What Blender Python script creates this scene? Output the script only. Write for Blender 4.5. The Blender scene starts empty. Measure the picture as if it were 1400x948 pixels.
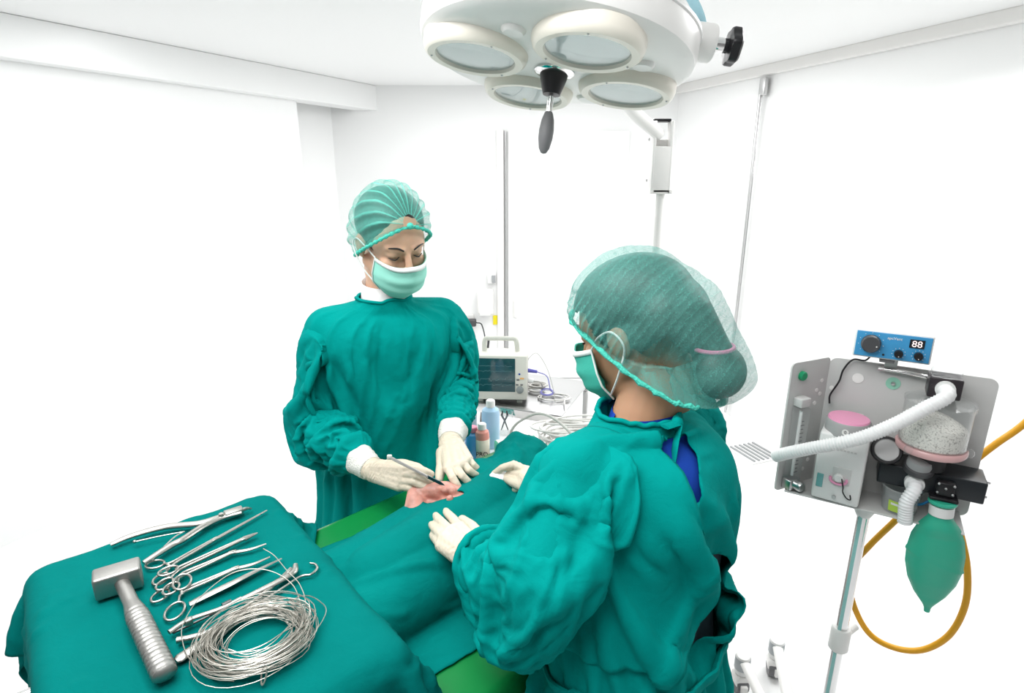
import bpy, bmesh, math, random
import numpy as np
from mathutils import Vector, Matrix, Euler, noise

random.seed(7)
RNG = np.random.default_rng(7)
SC = bpy.context.scene
COL = SC.collection
R = math.radians
V = Vector

# ------------------------------------------------------------------ camera model (for measuring the photograph)
FPX, TH, CAMH = 800.0, R(16.3), 1.62
CT, ST = math.cos(TH), math.sin(TH)
def ray(px, py):
    u, v = (px - 700) / FPX, (474 - py) / FPX
    return V((u, CT + ST * v, -ST + CT * v))
def atz(px, py, z):
    d = ray(px, py); t = (z - CAMH) / d.z
    return V((d.x * t, d.y * t, z))
def aty(px, py, y):
    d = ray(px, py); t = y / d.y
    return V((d.x * t, y, CAMH + d.z * t))
def atd(px, py, dep):
    d = ray(px, py)
    return V((d.x * dep, d.y * dep, CAMH + d.z * dep))

# ------------------------------------------------------------------ materials
MATS = {}
def mat(name, col, rough=0.5, metal=0.0, bump=0.0, bscale=60.0, var=0.0, vscale=8.0, spec=0.5, trans=0.0, alpha=1.0,
        emit=0.0, sheen=0.0, ior=1.45, sss=0.0, coat=0.0):
    if name in MATS: return MATS[name]
    m = bpy.data.materials.new(name); m.use_nodes = True
    nt = m.node_tree; b = nt.nodes['Principled BSDF']
    b.inputs['Base Color'].default_value = (*col, 1)
    b.inputs['Roughness'].default_value = rough
    b.inputs['Metallic'].default_value = metal
    b.inputs['Specular IOR Level'].default_value = spec
    b.inputs['IOR'].default_value = ior
    b.inputs['Transmission Weight'].default_value = trans
    b.inputs['Alpha'].default_value = alpha
    b.inputs['Coat Weight'].default_value = coat
    if sheen:
        b.inputs['Sheen Weight'].default_value = sheen
        b.inputs['Sheen Roughness'].default_value = 0.5
    if sss:
        b.inputs['Subsurface Weight'].default_value = sss
        b.inputs['Subsurface Radius'].default_value = (0.012, 0.004, 0.002)
        b.inputs['Subsurface Scale'].default_value = 1.0
    if emit:
        b.inputs['Emission Color'].default_value = (*col, 1)
        b.inputs['Emission Strength'].default_value = emit
    tc = nt.nodes.new('ShaderNodeTexCoord')
    if var:
        n = nt.nodes.new('ShaderNodeTexNoise'); n.inputs['Scale'].default_value = vscale; n.inputs['Detail'].default_value = 5
        nt.links.new(tc.outputs['Object'], n.inputs['Vector'])
        mr = nt.nodes.new('ShaderNodeMapRange')
        mr.inputs['From Min'].default_value = 0.3; mr.inputs['From Max'].default_value = 0.7
        mr.inputs['To Min'].default_value = 1 - var; mr.inputs['To Max'].default_value = 1 + var
        nt.links.new(n.outputs['Fac'], mr.inputs['Value'])
        mx = nt.nodes.new('ShaderNodeVectorMath'); mx.operation = 'SCALE'
        mx.inputs[0].default_value = col
        nt.links.new(mr.outputs['Result'], mx.inputs['Scale'])
        nt.links.new(mx.outputs['Vector'], b.inputs['Base Color'])
    if bump:
        n2 = nt.nodes.new('ShaderNodeTexNoise'); n2.inputs['Scale'].default_value = bscale; n2.inputs['Detail'].default_value = 4
        nt.links.new(tc.outputs['Object'], n2.inputs['Vector'])
        bp = nt.nodes.new('ShaderNodeBump'); bp.inputs['Strength'].default_value = bump; bp.inputs['Distance'].default_value = 0.01
        nt.links.new(n2.outputs['Fac'], bp.inputs['Height'])
        nt.links.new(bp.outputs['Normal'], b.inputs['Normal'])
    MATS[name] = m
    return m

def cloth_mat(name, col, weave=900.0, crease=0.18):
    """woven cotton: fine weave bump, soft wash variation, a little crumple"""
    m = mat(name, col, rough=0.9, spec=0.05, sheen=0.0, var=0.08, vscale=7.0)
    nt = m.node_tree; b = nt.nodes['Principled BSDF']
    tc = [n for n in nt.nodes if n.type == 'TEX_COORD'][0]
    n1 = nt.nodes.new('ShaderNodeTexNoise'); n1.inputs['Scale'].default_value = weave; n1.inputs['Detail'].default_value = 2
    n2 = nt.nodes.new('ShaderNodeTexNoise'); n2.inputs['Scale'].default_value = 26; n2.inputs['Detail'].default_value = 6
    n2.inputs['Distortion'].default_value = 1.2
    nt.links.new(tc.outputs['Object'], n1.inputs['Vector']); nt.links.new(tc.outputs['Object'], n2.inputs['Vector'])
    b1 = nt.nodes.new('ShaderNodeBump'); b1.inputs['Strength'].default_value = 0.15; b1.inputs['Distance'].default_value = 0.002
    b2 = nt.nodes.new('ShaderNodeBump'); b2.inputs['Strength'].default_value = crease; b2.inputs['Distance'].default_value = 0.012
    nt.links.new(n1.outputs['Fac'], b1.inputs['Height']); nt.links.new(n2.outputs['Fac'], b2.inputs['Height'])
    mp = nt.nodes.new('ShaderNodeMapping'); mp.inputs['Scale'].default_value = (1.0, 1.0, 0.55)
    n3 = nt.nodes.new('ShaderNodeTexNoise'); n3.noise_type = 'RIDGED_MULTIFRACTAL'; n3.inputs['Scale'].default_value = 7.5; n3.inputs['Detail'].default_value = 3; n3.inputs['Distortion'].default_value = 0.5
    nt.links.new(tc.outputs['Object'], mp.inputs['Vector']); nt.links.new(mp.outputs['Vector'], n3.inputs['Vector'])
    b3 = nt.nodes.new('ShaderNodeBump'); b3.inputs['Strength'].default_value = 0.30; b3.inputs['Distance'].default_value = 0.008
    nt.links.new(n3.outputs['Fac'], b3.inputs['Height']); nt.links.new(b3.outputs['Normal'], b2.inputs['Normal'])
    nt.links.new(b2.outputs['Normal'], b1.inputs['Normal']); nt.links.new(b1.outputs['Normal'], b.inputs['Normal'])
    return m

# ------------------------------------------------------------------ mesh builder (world coordinates)
def basis(d, up=V((0, 0, 1))):
    d = d.normalized()
    if abs(d.dot(up)) > 0.99: up = V((0, 1, 0)) if abs(d.y) < 0.9 else V((1, 0, 0))
    a = up.cross(d).normalized(); b = d.cross(a).normalized()
    return a, b

class MB:
    def __init__(s): s.v = []; s.f = []
    def add(s, vs, fs):
        o = len(s.v); s.v += [tuple(v) for v in vs]; s.f += [tuple(i + o for i in f) for f in fs]; return s
    def grid(s, rows, close_u=False, close_v=False):
        n, m = len(rows), len(rows[0]); vs = [p for r in rows for p in r]; fs = []
        for i in range(n if close_v else n - 1):
            for j in range(m if close_u else m - 1):
                fs.append((i * m + j, i * m + (j + 1) % m, ((i + 1) % n) * m + (j + 1) % m, ((i + 1) % n) * m + j))
        return s.add(vs, fs)
    def tube(s, pts, r, seg=10, caps=True, closed=False, flat=None, up=None):
        """sweep along pts; r number or list; flat=(a,b) scales the two cross axes"""
        pts = [V(p) for p in pts]; n = len(pts)
        rr = r if isinstance(r, (list, tuple)) else [r] * n
        fa, fb = flat or (1, 1)
        rows = []; a = None
        for i, p in enumerate(pts):
            if closed: d = pts[(i + 1) % n] - pts[i - 1]
            else: d = pts[min(i + 1, n - 1)] - pts[max(i - 1, 0)]
            if d.length < 1e-9: d = V((0, 0, 1))
            d.normalize()
            if a is None: a, b = basis(d, up or V((0, 0, 1)))
            else:
                a = (a - d * a.dot(d))
                a = a.normalized() if a.length > 1e-6 else basis(d)[0]
                b = d.cross(a).normalized()
            rows.append([p + (a * math.cos(t) * fa + b * math.sin(t) * fb) * rr[i] for t in [2 * math.pi * k / seg for k in range(seg)]])
        o = len(s.v); s.grid(rows, close_u=True, close_v=closed)
        if caps and not closed:
            s.f.append(tuple(o + k for k in reversed(range(seg))))
            s.f.append(tuple(o + (n - 1) * seg + k for k in range(seg)))
        return s
    def lathe(s, prof, c=V((0, 0, 0)), axis=V((0, 0, 1)), seg=24, up=None, sx=1.0, sy=1.0):
        """prof: list of (radius, height along axis)"""
        c = V(c); ax = V(axis).normalized(); a, b = basis(ax, up or V((0, 0, 1)))
        rows = [[c + ax * h + (a * math.cos(t) * sx + b * math.sin(t) * sy) * max(r, 1e-5) for t in [2 * math.pi * k / seg for k in range(seg)]] for r, h in prof]
        o = len(s.v); s.grid(rows, close_u=True)
        if prof[0][0] > 1e-4: s.f.append(tuple(o + k for k in reversed(range(seg))))
        if prof[-1][0] > 1e-4: s.f.append(tuple(o + (len(prof) - 1) * seg + k for k in range(seg)))
        return s
    def box(s, c, size, M=None, bev=0.0):
        bm = bmesh.new(); bmesh.ops.create_cube(bm, size=1.0)
        for v in bm.verts: v.co = V((v.co.x * size[0], v.co.y * size[1], v.co.z * size[2]))
        if bev:
            bmesh.ops.bevel(bm, geom=bm.edges[:], offset=bev, segments=3, profile=0.5, affect='EDGES')
        M3 = M if M is not None else Matrix.Identity(3)
        bm.verts.index_update()
        vs = [M3 @ v.co + V(c) for v in bm.verts]; fs = [tuple(v.index for v in f.verts) for f in bm.faces]
        bm.free(); return s.add(vs, fs)
    def prism(s, poly, o, ax, ay, n, th):
        """extrude a 2-D outline by th along n, centred"""
        o, ax, ay, n = V(o), V(ax), V(ay), V(n); k = len(poly)
        vs = [o + ax * x + ay * y - n * th / 2 for x, y in poly] + [o + ax * x + ay * y + n * th / 2 for x, y in poly]
        fs = [tuple(reversed(range(k))), tuple(range(k, 2 * k))] + [(i, (i + 1) % k, k + (i + 1) % k, k + i) for i in range(k)]
        return s.add(vs, fs)
    def ball(s, c, r, seg=14, rings=9, M=None):
        r = r if isinstance(r, (tuple, list)) else (r, r, r)
        M3 = M if M is not None else Matrix.Identity(3)
        rows = []
        for i in range(rings + 1):
            t = math.pi * i / rings
            rows.append([V(c) + M3 @ V((r[0] * max(math.sin(t), 1e-4) * math.cos(q), r[1] * max(math.sin(t), 1e-4) * math.sin(q), -r[2] * math.cos(t))) for q in [2 * math.pi * k / seg for k in range(seg)]])
        return s.grid(rows, close_u=True)
    def cone(s, a, b, ra, rb, seg=18, capn=5):
        """tapered capsule"""
        a, b = V(a), V(b); d = (b - a); L = d.length; d = d / L if L > 1e-9 else V((0, 0, 1))
        prof = [(ra * math.sin(math.pi / 2 * i / capn), -ra * math.cos(math.pi / 2 * i / capn)) for i in range(capn)]
        prof += [(ra + (rb - ra) * t, L * t) for t in (0, .25, .5, .75, 1)]
        prof += [(rb * math.cos(math.pi / 2 * i / capn), L + rb * math.sin(math.pi / 2 * i / capn)) for i in range(1, capn + 1)]
        return s.lathe(prof, a, d, seg)

OFF = {}
def mesh_obj(name, v, f, m, parent=None, smooth=True, sharp=40):
    me = bpy.data.meshes.new(name)
    o_ = OFF.get(parent.name, V((0, 0, 0))) if parent else V((0, 0, 0))
    me.from_pydata([(p[0] - o_.x, p[1] - o_.y, p[2] - o_.z) for p in v], [], f)
    me.validate()
    o = bpy.data.objects.new(name, me); COL.objects.link(o)
    if m is not None: me.materials.append(m)
    if parent: o.parent = parent
    OFF[o.name] = o_
    bm = bmesh.new(); bm.from_mesh(me); bmesh.ops.recalc_face_normals(bm, faces=bm.faces[:])
    if smooth:
        lim = R(sharp)
        for fc in bm.faces: fc.smooth = True
        for e in bm.edges:
            if len(e.link_faces) == 2 and e.calc_face_angle(0) > lim: e.smooth = False
    bm.to_mesh(me); bm.free()
    return o
def ob(name, mb, m, parent=None, smooth=True, sharp=40):
    return mesh_obj(name, mb.v, mb.f, m, parent, smooth, sharp)
def tag(o, label, cat, group=None, kind=None):
    o['label'] = label; o['category'] = cat
    if group: o['group'] = group
    if kind: o['kind'] = kind
    return o
def thing(name, loc, label, cat, group=None):
    o = bpy.data.objects.new(name, None); COL.objects.link(o); o.location = loc
    o.empty_display_size = 0.05
    OFF[o.name] = V(loc)
    return tag(o, label, cat, group)
def struct(name, mb, m, parent=None, smooth=False):
    o = ob(name, mb, m, parent, smooth)
    if parent is None: o['kind'] = 'structure'
    return o
def bez(pts, n=12, closed=False):
    """Catmull-Rom through pts"""
    P = [V(p) for p in pts]; out = []
    k = len(P)
    rng = range(k if closed else k - 1)
    for i in rng:
        p1, p2 = P[i], P[(i + 1) % k]
        p0 = P[i - 1] if (closed or i > 0) else p1 * 2 - p2
        p3 = P[(i + 2) % k] if (closed or i + 2 < k) else p2 * 2 - p1
        for j in range(n):
            t = j / n
            out.append(0.5 * ((2 * p1) + (p2 - p0) * t + (2 * p0 - 5 * p1 + 4 * p2 - p3) * t * t + (3 * p1 - p0 - 3 * p2 + p3) * t ** 3))
    if not closed: out.append(P[-1])
    return out
def text_obj(name, body, size, o, ax, ay, m, parent, ext=0.0004, align='CENTER'):
    cu = bpy.data.curves.new('tmp_text', 'FONT'); cu.body = body; cu.size = size; cu.extrude = ext
    cu.align_x = align; cu.align_y = 'CENTER'
    t = bpy.data.objects.new('tmp_text', cu); COL.objects.link(t)
    bpy.context.view_layer.update()
    me = t.evaluated_get(bpy.context.evaluated_depsgraph_get()).to_mesh()
    ax, ay = V(ax).normalized(), V(ay).normalized(); n = ax.cross(ay)
    v = [V(o) + ax * q.co.x + ay * q.co.y + n * q.co.z for q in me.vertices]; f = [tuple(q.vertices) for q in me.polygons]
    bpy.data.objects.remove(t); bpy.data.curves.remove(cu)
    return mesh_obj(name, v, f, m, parent, smooth=False)
def clear_mat(name, tint=(0.985, 0.99, 0.99), gloss=0.10, body=(0.9, 0.92, 0.92), haze=0.08):
    """thin clear plastic or glass: mostly see-through, a little haze, glossy at grazing angles"""
    m = bpy.data.materials.new(name); m.use_nodes = True; nt = m.node_tree; nt.nodes.clear()
    out = nt.nodes.new('ShaderNodeOutputMaterial'); tr_ = nt.nodes.new('ShaderNodeBsdfTransparent'); tr_.inputs[0].default_value = (*tint, 1)
    df = nt.nodes.new('ShaderNodeBsdfDiffuse'); df.inputs[0].default_value = (*body, 1)
    gl = nt.nodes.new('ShaderNodeBsdfGlossy'); gl.inputs['Roughness'].default_value = 0.05
    lw_ = nt.nodes.new('ShaderNodeLayerWeight'); lw_.inputs[0].default_value = 0.5
    fr_ = nt.nodes.new('ShaderNodeMath'); fr_.operation = 'POWER'; fr_.inputs[1].default_value = 4.0; nt.links.new(lw_.outputs['Facing'], fr_.inputs[0])
    m1_ = nt.nodes.new('ShaderNodeMixShader'); m1_.inputs[0].default_value = haze
    m2_ = nt.nodes.new('ShaderNodeMixShader')
    nt.links.new(tr_.outputs[0], m1_.inputs[1]); nt.links.new(df.outputs[0], m1_.inputs[2])
    nt.links.new(fr_.outputs[0], m2_.inputs[0]); nt.links.new(m1_.outputs[0], m2_.inputs[1]); nt.links.new(gl.outputs[0], m2_.inputs[2])
    nt.links.new(m2_.outputs[0], out.inputs[0]); MATS[name] = m
    return m
def upsample(X, n, m, closed):
    """twice as fine a grid, midpoints on the smooth curve"""
    G = X.reshape(n, m, 3)
    def half(A, axis, cyc):
        if cyc: p0, p1, p2, p3 = np.roll(A, 1, axis), A, np.roll(A, -1, axis), np.roll(A, -2, axis)
        else:
            idx = np.arange(A.shape[axis]); N = len(idx)
            tk = lambda k: np.take(A, np.clip(idx + k, 0, N - 1), axis)
            p0, p1, p2, p3 = tk(-1), A, tk(1), tk(2)
        mid = (9 * (p1 + p2) - (p0 + p3)) / 16
        sh = list(A.shape); sh[axis] *= 2; B = np.empty(sh)
        sl = [slice(None)] * 3; sl[axis] = slice(0, None, 2); B[tuple(sl)] = A; sl[axis] = slice(1, None, 2); B[tuple(sl)] = mid
        if not cyc: sl[axis] = slice(0, sh[axis] - 1); B = B[tuple(sl)]
        return B
    G = half(G, 0, False); G = half(G, 1, closed)
    return np.ascontiguousarray(G).reshape(-1, 3), G.shape[0], G.shape[1]

def eval_mods(o):
    """apply modifiers of o and return (verts array, faces list)"""
    bpy.context.view_layer.update()
    dg = bpy.context.evaluated_depsgraph_get()
    e = o.evaluated_get(dg); me = e.to_mesh()
    n = len(me.vertices); co = np.empty(n * 3); me.vertices.foreach_get('co', co)
    fs = [tuple(p.vertices) for p in me.polygons]
    e.to_mesh_clear()
    return co.reshape(-1, 3), fs
def remesh(mb, voxel, smooth_it=3, fac=0.5):
    """fuse overlapping closed shapes of mb into one continuous surface"""
    me = bpy.data.meshes.new('tmp'); me.from_pydata(mb.v, [], mb.f)
    bm = bmesh.new(); bm.from_mesh(me); bmesh.ops.recalc_face_normals(bm, faces=bm.faces[:]); bm.to_mesh(me); bm.free()
    o = bpy.data.objects.new('tmp', me); COL.objects.link(o)
    md = o.modifiers.new('r', 'REMESH'); md.mode = 'VOXEL'; md.voxel_size = voxel; md.adaptivity = 0
    if smooth_it:
        sm = o.modifiers.new('s', 'SMOOTH'); sm.iterations = smooth_it; sm.factor = fac
    co, fs = eval_mods(o)
    bpy.data.objects.remove(o); bpy.data.meshes.remove(me)
    return co, fs

# ------------------------------------------------------------------ cloth: small-step position based dynamics with analytic colliders
def sd_caps(P, caps):
    """nearest surface of tapered capsules: signed distance and outward normal"""
    best = np.full(len(P), 1e9); nrm = np.zeros_like(P)
    for a, b, ra, rb in caps:
        a = np.array(a, float); b = np.array(b, float); ab = b - a; L2 = max(ab @ ab, 1e-12)
        t = np.clip(((P - a) @ ab) / L2, 0, 1)
        q = P - (a + t[:, None] * ab); d = np.sqrt((q * q).sum(1)) + 1e-9
        s = d - (ra + (rb - ra) * t)
        k = s < best
        best[k] = s[k]; nrm[k] = (q / d[:, None])[k]
    return best, nrm
def sd_box(P, c, M, half, rad):
    """rounded box, M rows are the local axes"""
    q = (P - np.array(c)) @ M.T
    w = np.abs(q) - (np.array(half) - rad)
    out = np.maximum(w, 0); lo = np.sqrt((out ** 2).sum(1))
    ins = np.minimum(w.max(1), 0)
    d = lo + ins - rad
    n = np.where(lo[:, None] > 1e-9, out / (lo[:, None] + 1e-12), 0)
    k = lo <= 1e-9
    if k.any():
        ax = w[k].argmax(1); e = np.zeros((k.sum(), 3)); e[np.arange(len(ax)), ax] = 1; n[k] = e
    n = n * np.sign(q + 1e-12)
    return d, n @ M

def colour_edges(E, n):
    """greedy colouring so that the constraints of one colour share no vertex"""
    used = [0] * n; cols = []
    for k, (i, j) in enumerate(E):
        m = used[i] | used[j]; c = 0
        while m >> c & 1: c += 1
        used[i] |= 1 << c; used[j] |= 1 << c
        while len(cols) <= c: cols.append([])
        cols[c].append(k)
    return [np.array(c) for c in cols if c]
def simulate(X, faces, colliders, pins=None, rest=None, steps=220, dt=1 / 120, g=-9.8, bend=0.05, shear=0.35, thick=0.004,
             fric=0.5, damp=0.985, iters=2, wind=None, follow=None):
    n = len(X); es = set(); dg = set(); nb = {}
    for f in faces:
        k = len(f)
        for a in range(k):
            i, j = f[a], f[(a + 1) % k]; es.add((min(i, j), max(i, j)))
        if k == 4:
            dg.add((min(f[0], f[2]), max(f[0], f[2]))); dg.add((min(f[1], f[3]), max(f[1], f[3])))
    # bending: vertices two edges apart, straight on
    adj = [[] for _ in range(n)]
    for i, j in es: adj[i].append(j); adj[j].append(i)
    bd = set()
    for i in range(n):
        A = adj[i]
        for x in range(len(A)):
            for y in range(x + 1, len(A)):
                u = X[A[x]] - X[i]; w = X[A[y]] - X[i]
                c = (u @ w) / (np.linalg.norm(u) * np.linalg.norm(w) + 1e-12)
                if c < -0.7: bd.add((min(A[x], A[y]), max(A[x], A[y])))
    sets = []
    for S, stiff in ((es, 1.0), (dg, shear), (bd, bend)):
        E = np.array(sorted(S))
        if not len(E): continue
        L = np.linalg.norm(X[E[:, 0]] - X[E[:, 1]], axis=1)
        if rest is not None: L = L * rest(X, E)
        for c in colour_edges(E.tolist(), n): sets.append((E[c, 0], E[c, 1], L[c], stiff))
    w = np.ones(n)
    if pins is not None: w[pins] = 0
    x = X.copy(); v = np.zeros_like(x)
    for st in range(steps):
        v[:, 2] += g * dt
        v *= damp
        if wind is not None: v += wind(x, st) * dt
        v[w == 0] = 0
        p = x + v * dt
        for it in range(iters):
            for i, j, L, k in sets:
                d = p[i] - p[j]; l = np.sqrt((d * d).sum(1)) + 1e-9
                wi, wj = w[i], w[j]
                c = (k * (l - L) / l / np.maximum(wi + wj, 1e-9))[:, None] * d
                p[i] -= wi[:, None] * c; p[j] += wj[:, None] * c
        for fn in colliders:
            d, nr = fn(p); k = (d < thick) & (w > 0)
            if k.any():
                p[k] += nr[k] * (thick - d[k])[:, None]
                mv = p[k] - x[k]; nn = nr[k]
                tg = mv - (mv * nn).sum(1)[:, None] * nn
                p[k] -= tg * fric
        v = (p - x) / dt
        sp = np.sqrt((v * v).sum(1)); big = sp > 3.0
        if big.any(): v[big] *= (3.0 / sp[big])[:, None]
        x = p
    return x

def vert_normals(X, F):
    N = np.zeros_like(X); Fa = np.array(F)
    n = np.cross(X[Fa[:, 2]] - X[Fa[:, 0]], X[Fa[:, 3]] - X[Fa[:, 1]])
    for k in range(4): np.add.at(N, Fa[:, k], n)
    return N / (np.linalg.norm(N, axis=1)[:, None] + 1e-12)
def creases(X, F, uv, amp, fu, fv, seed=0.0, sharp=2.0, warp=0.5, mask=None):
    """sharp fold lines in the cloth: ridged noise over the cloth's own coordinates"""
    N = vert_normals(X, F); out = X.copy()
    for k in range(len(X)):
        u, v = uv[k]
        w = noise.noise_vector(V((u * fu * 0.35 + seed, v * fv * 0.35, seed)))
        p = V((u * fu + warp * w.x * 2, v * fv + warp * w.y * 2, seed * 1.7))
        r = (1 - min(1, abs(noise.noise(p)) * 2.1)) ** sharp + 0.45 * (1 - min(1, abs(noise.noise(p * 2.1 + V((3, 7, 1)))) * 2.1)) ** sharp
        a = amp * (0.35 + 0.65 * max(0, min(1, 0.5 + 1.1 * noise.noise(V((u * fu * 0.4 + 9, v * fv * 0.4, seed))))))
        out[k] += N[k] * (a * (r - 0.45)) * (mask(k) if mask else 1)
    return out
# ------------------------------------------------------------------ palette (linear)
TEAL = (0.0, 0.250, 0.228)
M_GOWN = cloth_mat('teal_cotton', TEAL)
M_DRAPE = cloth_mat('teal_drape_cotton', (0.0, 0.166, 0.151))
M_MAYO = cloth_mat('teal_tray_cloth', (0.0, 0.146, 0.135))
M_WALL = mat('white_wall_paint', (0.93, 0.935, 0.93), 0.45, bump=0.02, bscale=120)
M_CEIL = mat('white_ceiling_paint', (0.94, 0.945, 0.94), 0.6)
M_FLOOR = mat('white_vinyl_floor', (0.90, 0.90, 0.90), 0.18, var=0.02, vscale=3)
M_WHITE = mat('white_enamel', (0.88, 0.87, 0.85), 0.28)
M_CREAM = mat('cream_enamel', (0.84, 0.80, 0.71), 0.3)
M_PLAST = mat('white_plastic', (0.80, 0.80, 0.79), 0.35)
M_IVORY = mat('ivory_plastic', (0.66, 0.66, 0.60), 0.4)
M_BLACK = mat('black_plastic', (0.012, 0.012, 0.014), 0.35)
M_DGREY = mat('dark_grey_plastic', (0.07, 0.07, 0.075), 0.4)
M_GREY = mat('grey_rubber', (0.16, 0.16, 0.165), 0.5)
M_STEEL = mat('brushed_steel', (0.62, 0.62, 0.62), 0.28, 1.0, bump=0.05, bscale=200)
M_TOOL = mat('surgical_steel', (0.44, 0.43, 0.40), 0.30, 1.0, var=0.08, vscale=30)
M_WIRE = mat('bright_wire', (0.46, 0.44, 0.395), 0.40, 1.0)
M_CHROME = mat('chrome', (0.80, 0.80, 0.80), 0.07, 1.0)
M_PANEL = mat('grey_powder_coat', (0.60, 0.60, 0.59), 0.42, var=0.03, vscale=5)
M_CLEAR = clear_mat('clear_acrylic')
M_GREENPAD = mat('green_vinyl', (0.004, 0.20, 0.045), 0.28, bump=0.08, bscale=14)
M_SKIN = mat('warm_skin', (0.68, 0.42, 0.29), 0.45, var=0.06, vscale=14, sss=0.25)
M_SKIN2 = mat('tan_skin', (0.43, 0.24, 0.14), 0.45, var=0.06, vscale=14, sss=0.25)
M_SKINP = mat('pink_skin', (0.52, 0.25, 0.20), 0.4, var=0.30, vscale=38, sss=0.25, bump=0.2, bscale=120)
M_HAIR = mat('black_hair', (0.018, 0.015, 0.014), 0.45, var=0.3, vscale=60)
M_GLOVE = mat('latex_glove', (0.62, 0.545, 0.43), 0.42, bump=0.22, bscale=110, var=0.05, vscale=18, sss=0.05)
M_CUFF = mat('white_knit_cuff', (0.80, 0.79, 0.74), 0.8, bump=0.5, bscale=300)
M_COTTONW = mat('white_cotton', (0.82, 0.82, 0.82), 0.85, bump=0.2, bscale=80)
M_BLUESH = cloth_mat('blue_scrub_cotton', (0.012, 0.055, 0.34))
M_MASK = mat('pale_green_mask', (0.32, 0.74, 0.62), 0.8, bump=0.1, bscale=400)
M_MASKD = mat('green_mask', (0.05, 0.46, 0.36), 0.8, bump=0.1, bscale=400)
M_MASKW = mat('white_mask_edge', (0.84, 0.88, 0.86), 0.85)

# ------------------------------------------------------------------ room shell
CZ, BZ = 2.25, 2.08
dl = V((0.468, 0.883, 0)).normalized(); nl = V((dl.y, -dl.x, 0))          # left wall, direction and inward normal
LA, LB = V((-2.12, 2.66, 0)), V((-1.386, 4.05, 0))
L0 = LA - dl * 5.5
dr = V((-0.69, 1.85, 0)).normalized(); nr_ = V((-dr.y, dr.x, 0))
RA = V((2.0, 2.54, 0)); R0 = RA - dr * 5.0; RE = RA + dr * 2.35
FY = 4.62
def wallquad(name, a, b, z0, z1, n, th, m):
    mb = MB(); a, b, n = V(a), V(b), V(n)
    P = [a, b, b - n * th, a - n * th]
    mb.add([p + V((0, 0, z0)) for p in P] + [p + V((0, 0, z1)) for p in P],
           [(3, 2, 1, 0), (4, 5, 6, 7), (0, 1, 5, 4), (1, 2, 6, 5), (2, 3, 7, 6), (3, 0, 4, 7)])
    return struct(name, mb, m)
fl = MB(); fl.box((0, 1.2, -0.05), (9, 9.0, 0.1)); struct('floor', fl, M_FLOOR)
ce = MB(); ce.box((0, 2.35, CZ + 0.05), (9, 5.3, 0.1)); struct('ceiling', ce, M_CEIL)
wallquad('wall_left', L0, LB, 0, CZ, nl, 0.12, M_WALL)
LR = LB - nl * 0.22
wallquad('wall_left_recess', LR, LR + dl * 1.2, 0, CZ, nl, 0.1, M_WALL)
wallquad('wall_right', R0, RE, 0, CZ, nr_, 0.1, M_WALL)
wallquad('wall_back', (-2.2, FY, 0), (2.2, FY, 0), 0, CZ, (0, -1, 0), 0.1, M_WALL)
# dropped beam along the left wall
mb = MB(); c = (L0 + LB + dl * 1.2) / 2 + nl * 0.0; Mr = Matrix((dl, V((-dl.y, dl.x, 0)), V((0, 0, 1)))).transposed()
mb.box(c + V((0, 0, (BZ + CZ) / 2)), ((LB - L0).length + 1.2, 0.16, CZ - BZ - 0.002), Mr, 0.004)
struct('trim_beam', mb, M_WALL)
# ceiling cove strip on the right wall
mb = MB(); Mr2 = Matrix((dr, V((-dr.y, dr.x, 0)), V((0, 0, 1)))).transposed()
mb.box((R0 + RE) / 2 + nr_ * 0.02 + V((0, 0, CZ - 0.028)), ((RE - R0).length, 0.04, 0.06), Mr2, 0.006)
struct('trim_cornice', mb, M_WHITE)

# door in the back wall: leaf, frame strip, handle
def ay(px, py): return aty(px, py, FY - 0.012)
x0 = ay(693, 300).x
d = MB(); d.box((x0 + 0.46, FY - 0.012, 0.97), (0.90, 0.03, 1.93), bev=0.004); door = struct('door_1', d, M_WALL)
h = MB(); hp = ay(704, 420)
h.box((hp.x, FY - 0.032, hp.z), (0.035, 0.012, 0.17), bev=0.004)
h.tube([(hp.x, FY - 0.035, hp.z + 0.06), (hp.x, FY - 0.08, hp.z + 0.06), (hp.x, FY - 0.08, hp.z - 0.06), (hp.x, FY - 0.035, hp.z - 0.06)], 0.007, 8)
ob('door_handle', h, M_WHITE, door)
t = MB(); t.box((x0 - 0.012, FY - 0.02, 0.97), (0.007, 0.03, 1.94), bev=0.003)
struct('trim_1', t, M_STEEL)
t = MB(); t.box((x0 - 0.05, FY - 0.012, 0.97), (0.055, 0.022, 1.95), bev=0.003)
struct('trim_2', t, M_WHITE)

# stainless conduit on the right wall
cb = RA + dr * ((3.81 - 2.54) / dr.y) + nr_ * 0.04
cz = 2.16
rt = thing('wall_rail', (cb.x, cb.y, 0), 'thin upright steel rail on the right wall behind the seated-height trolley line', 'rail')
rt['label'] = 'tall thin stainless steel rail standing upright against the right wall'
q = MB(); q.box((cb.x, cb.y, 1.08), (0.014, 0.014, 2.1), Mr2, 0.004); ob('rail', q, M_STEEL, rt)
q = MB(); q.box((cb.x + 0.013, cb.y - 0.0, 1.08), (0.008, 0.008, 2.06), Mr2, 0.003); ob('rod', q, M_CHROME, rt)
q = MB(); q.box((cb.x + 0.012, cb.y - 0.01, 2.13), (0.05, 0.03, 0.10), Mr2, 0.008); ob('bracket', q, M_STEEL, rt)

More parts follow.
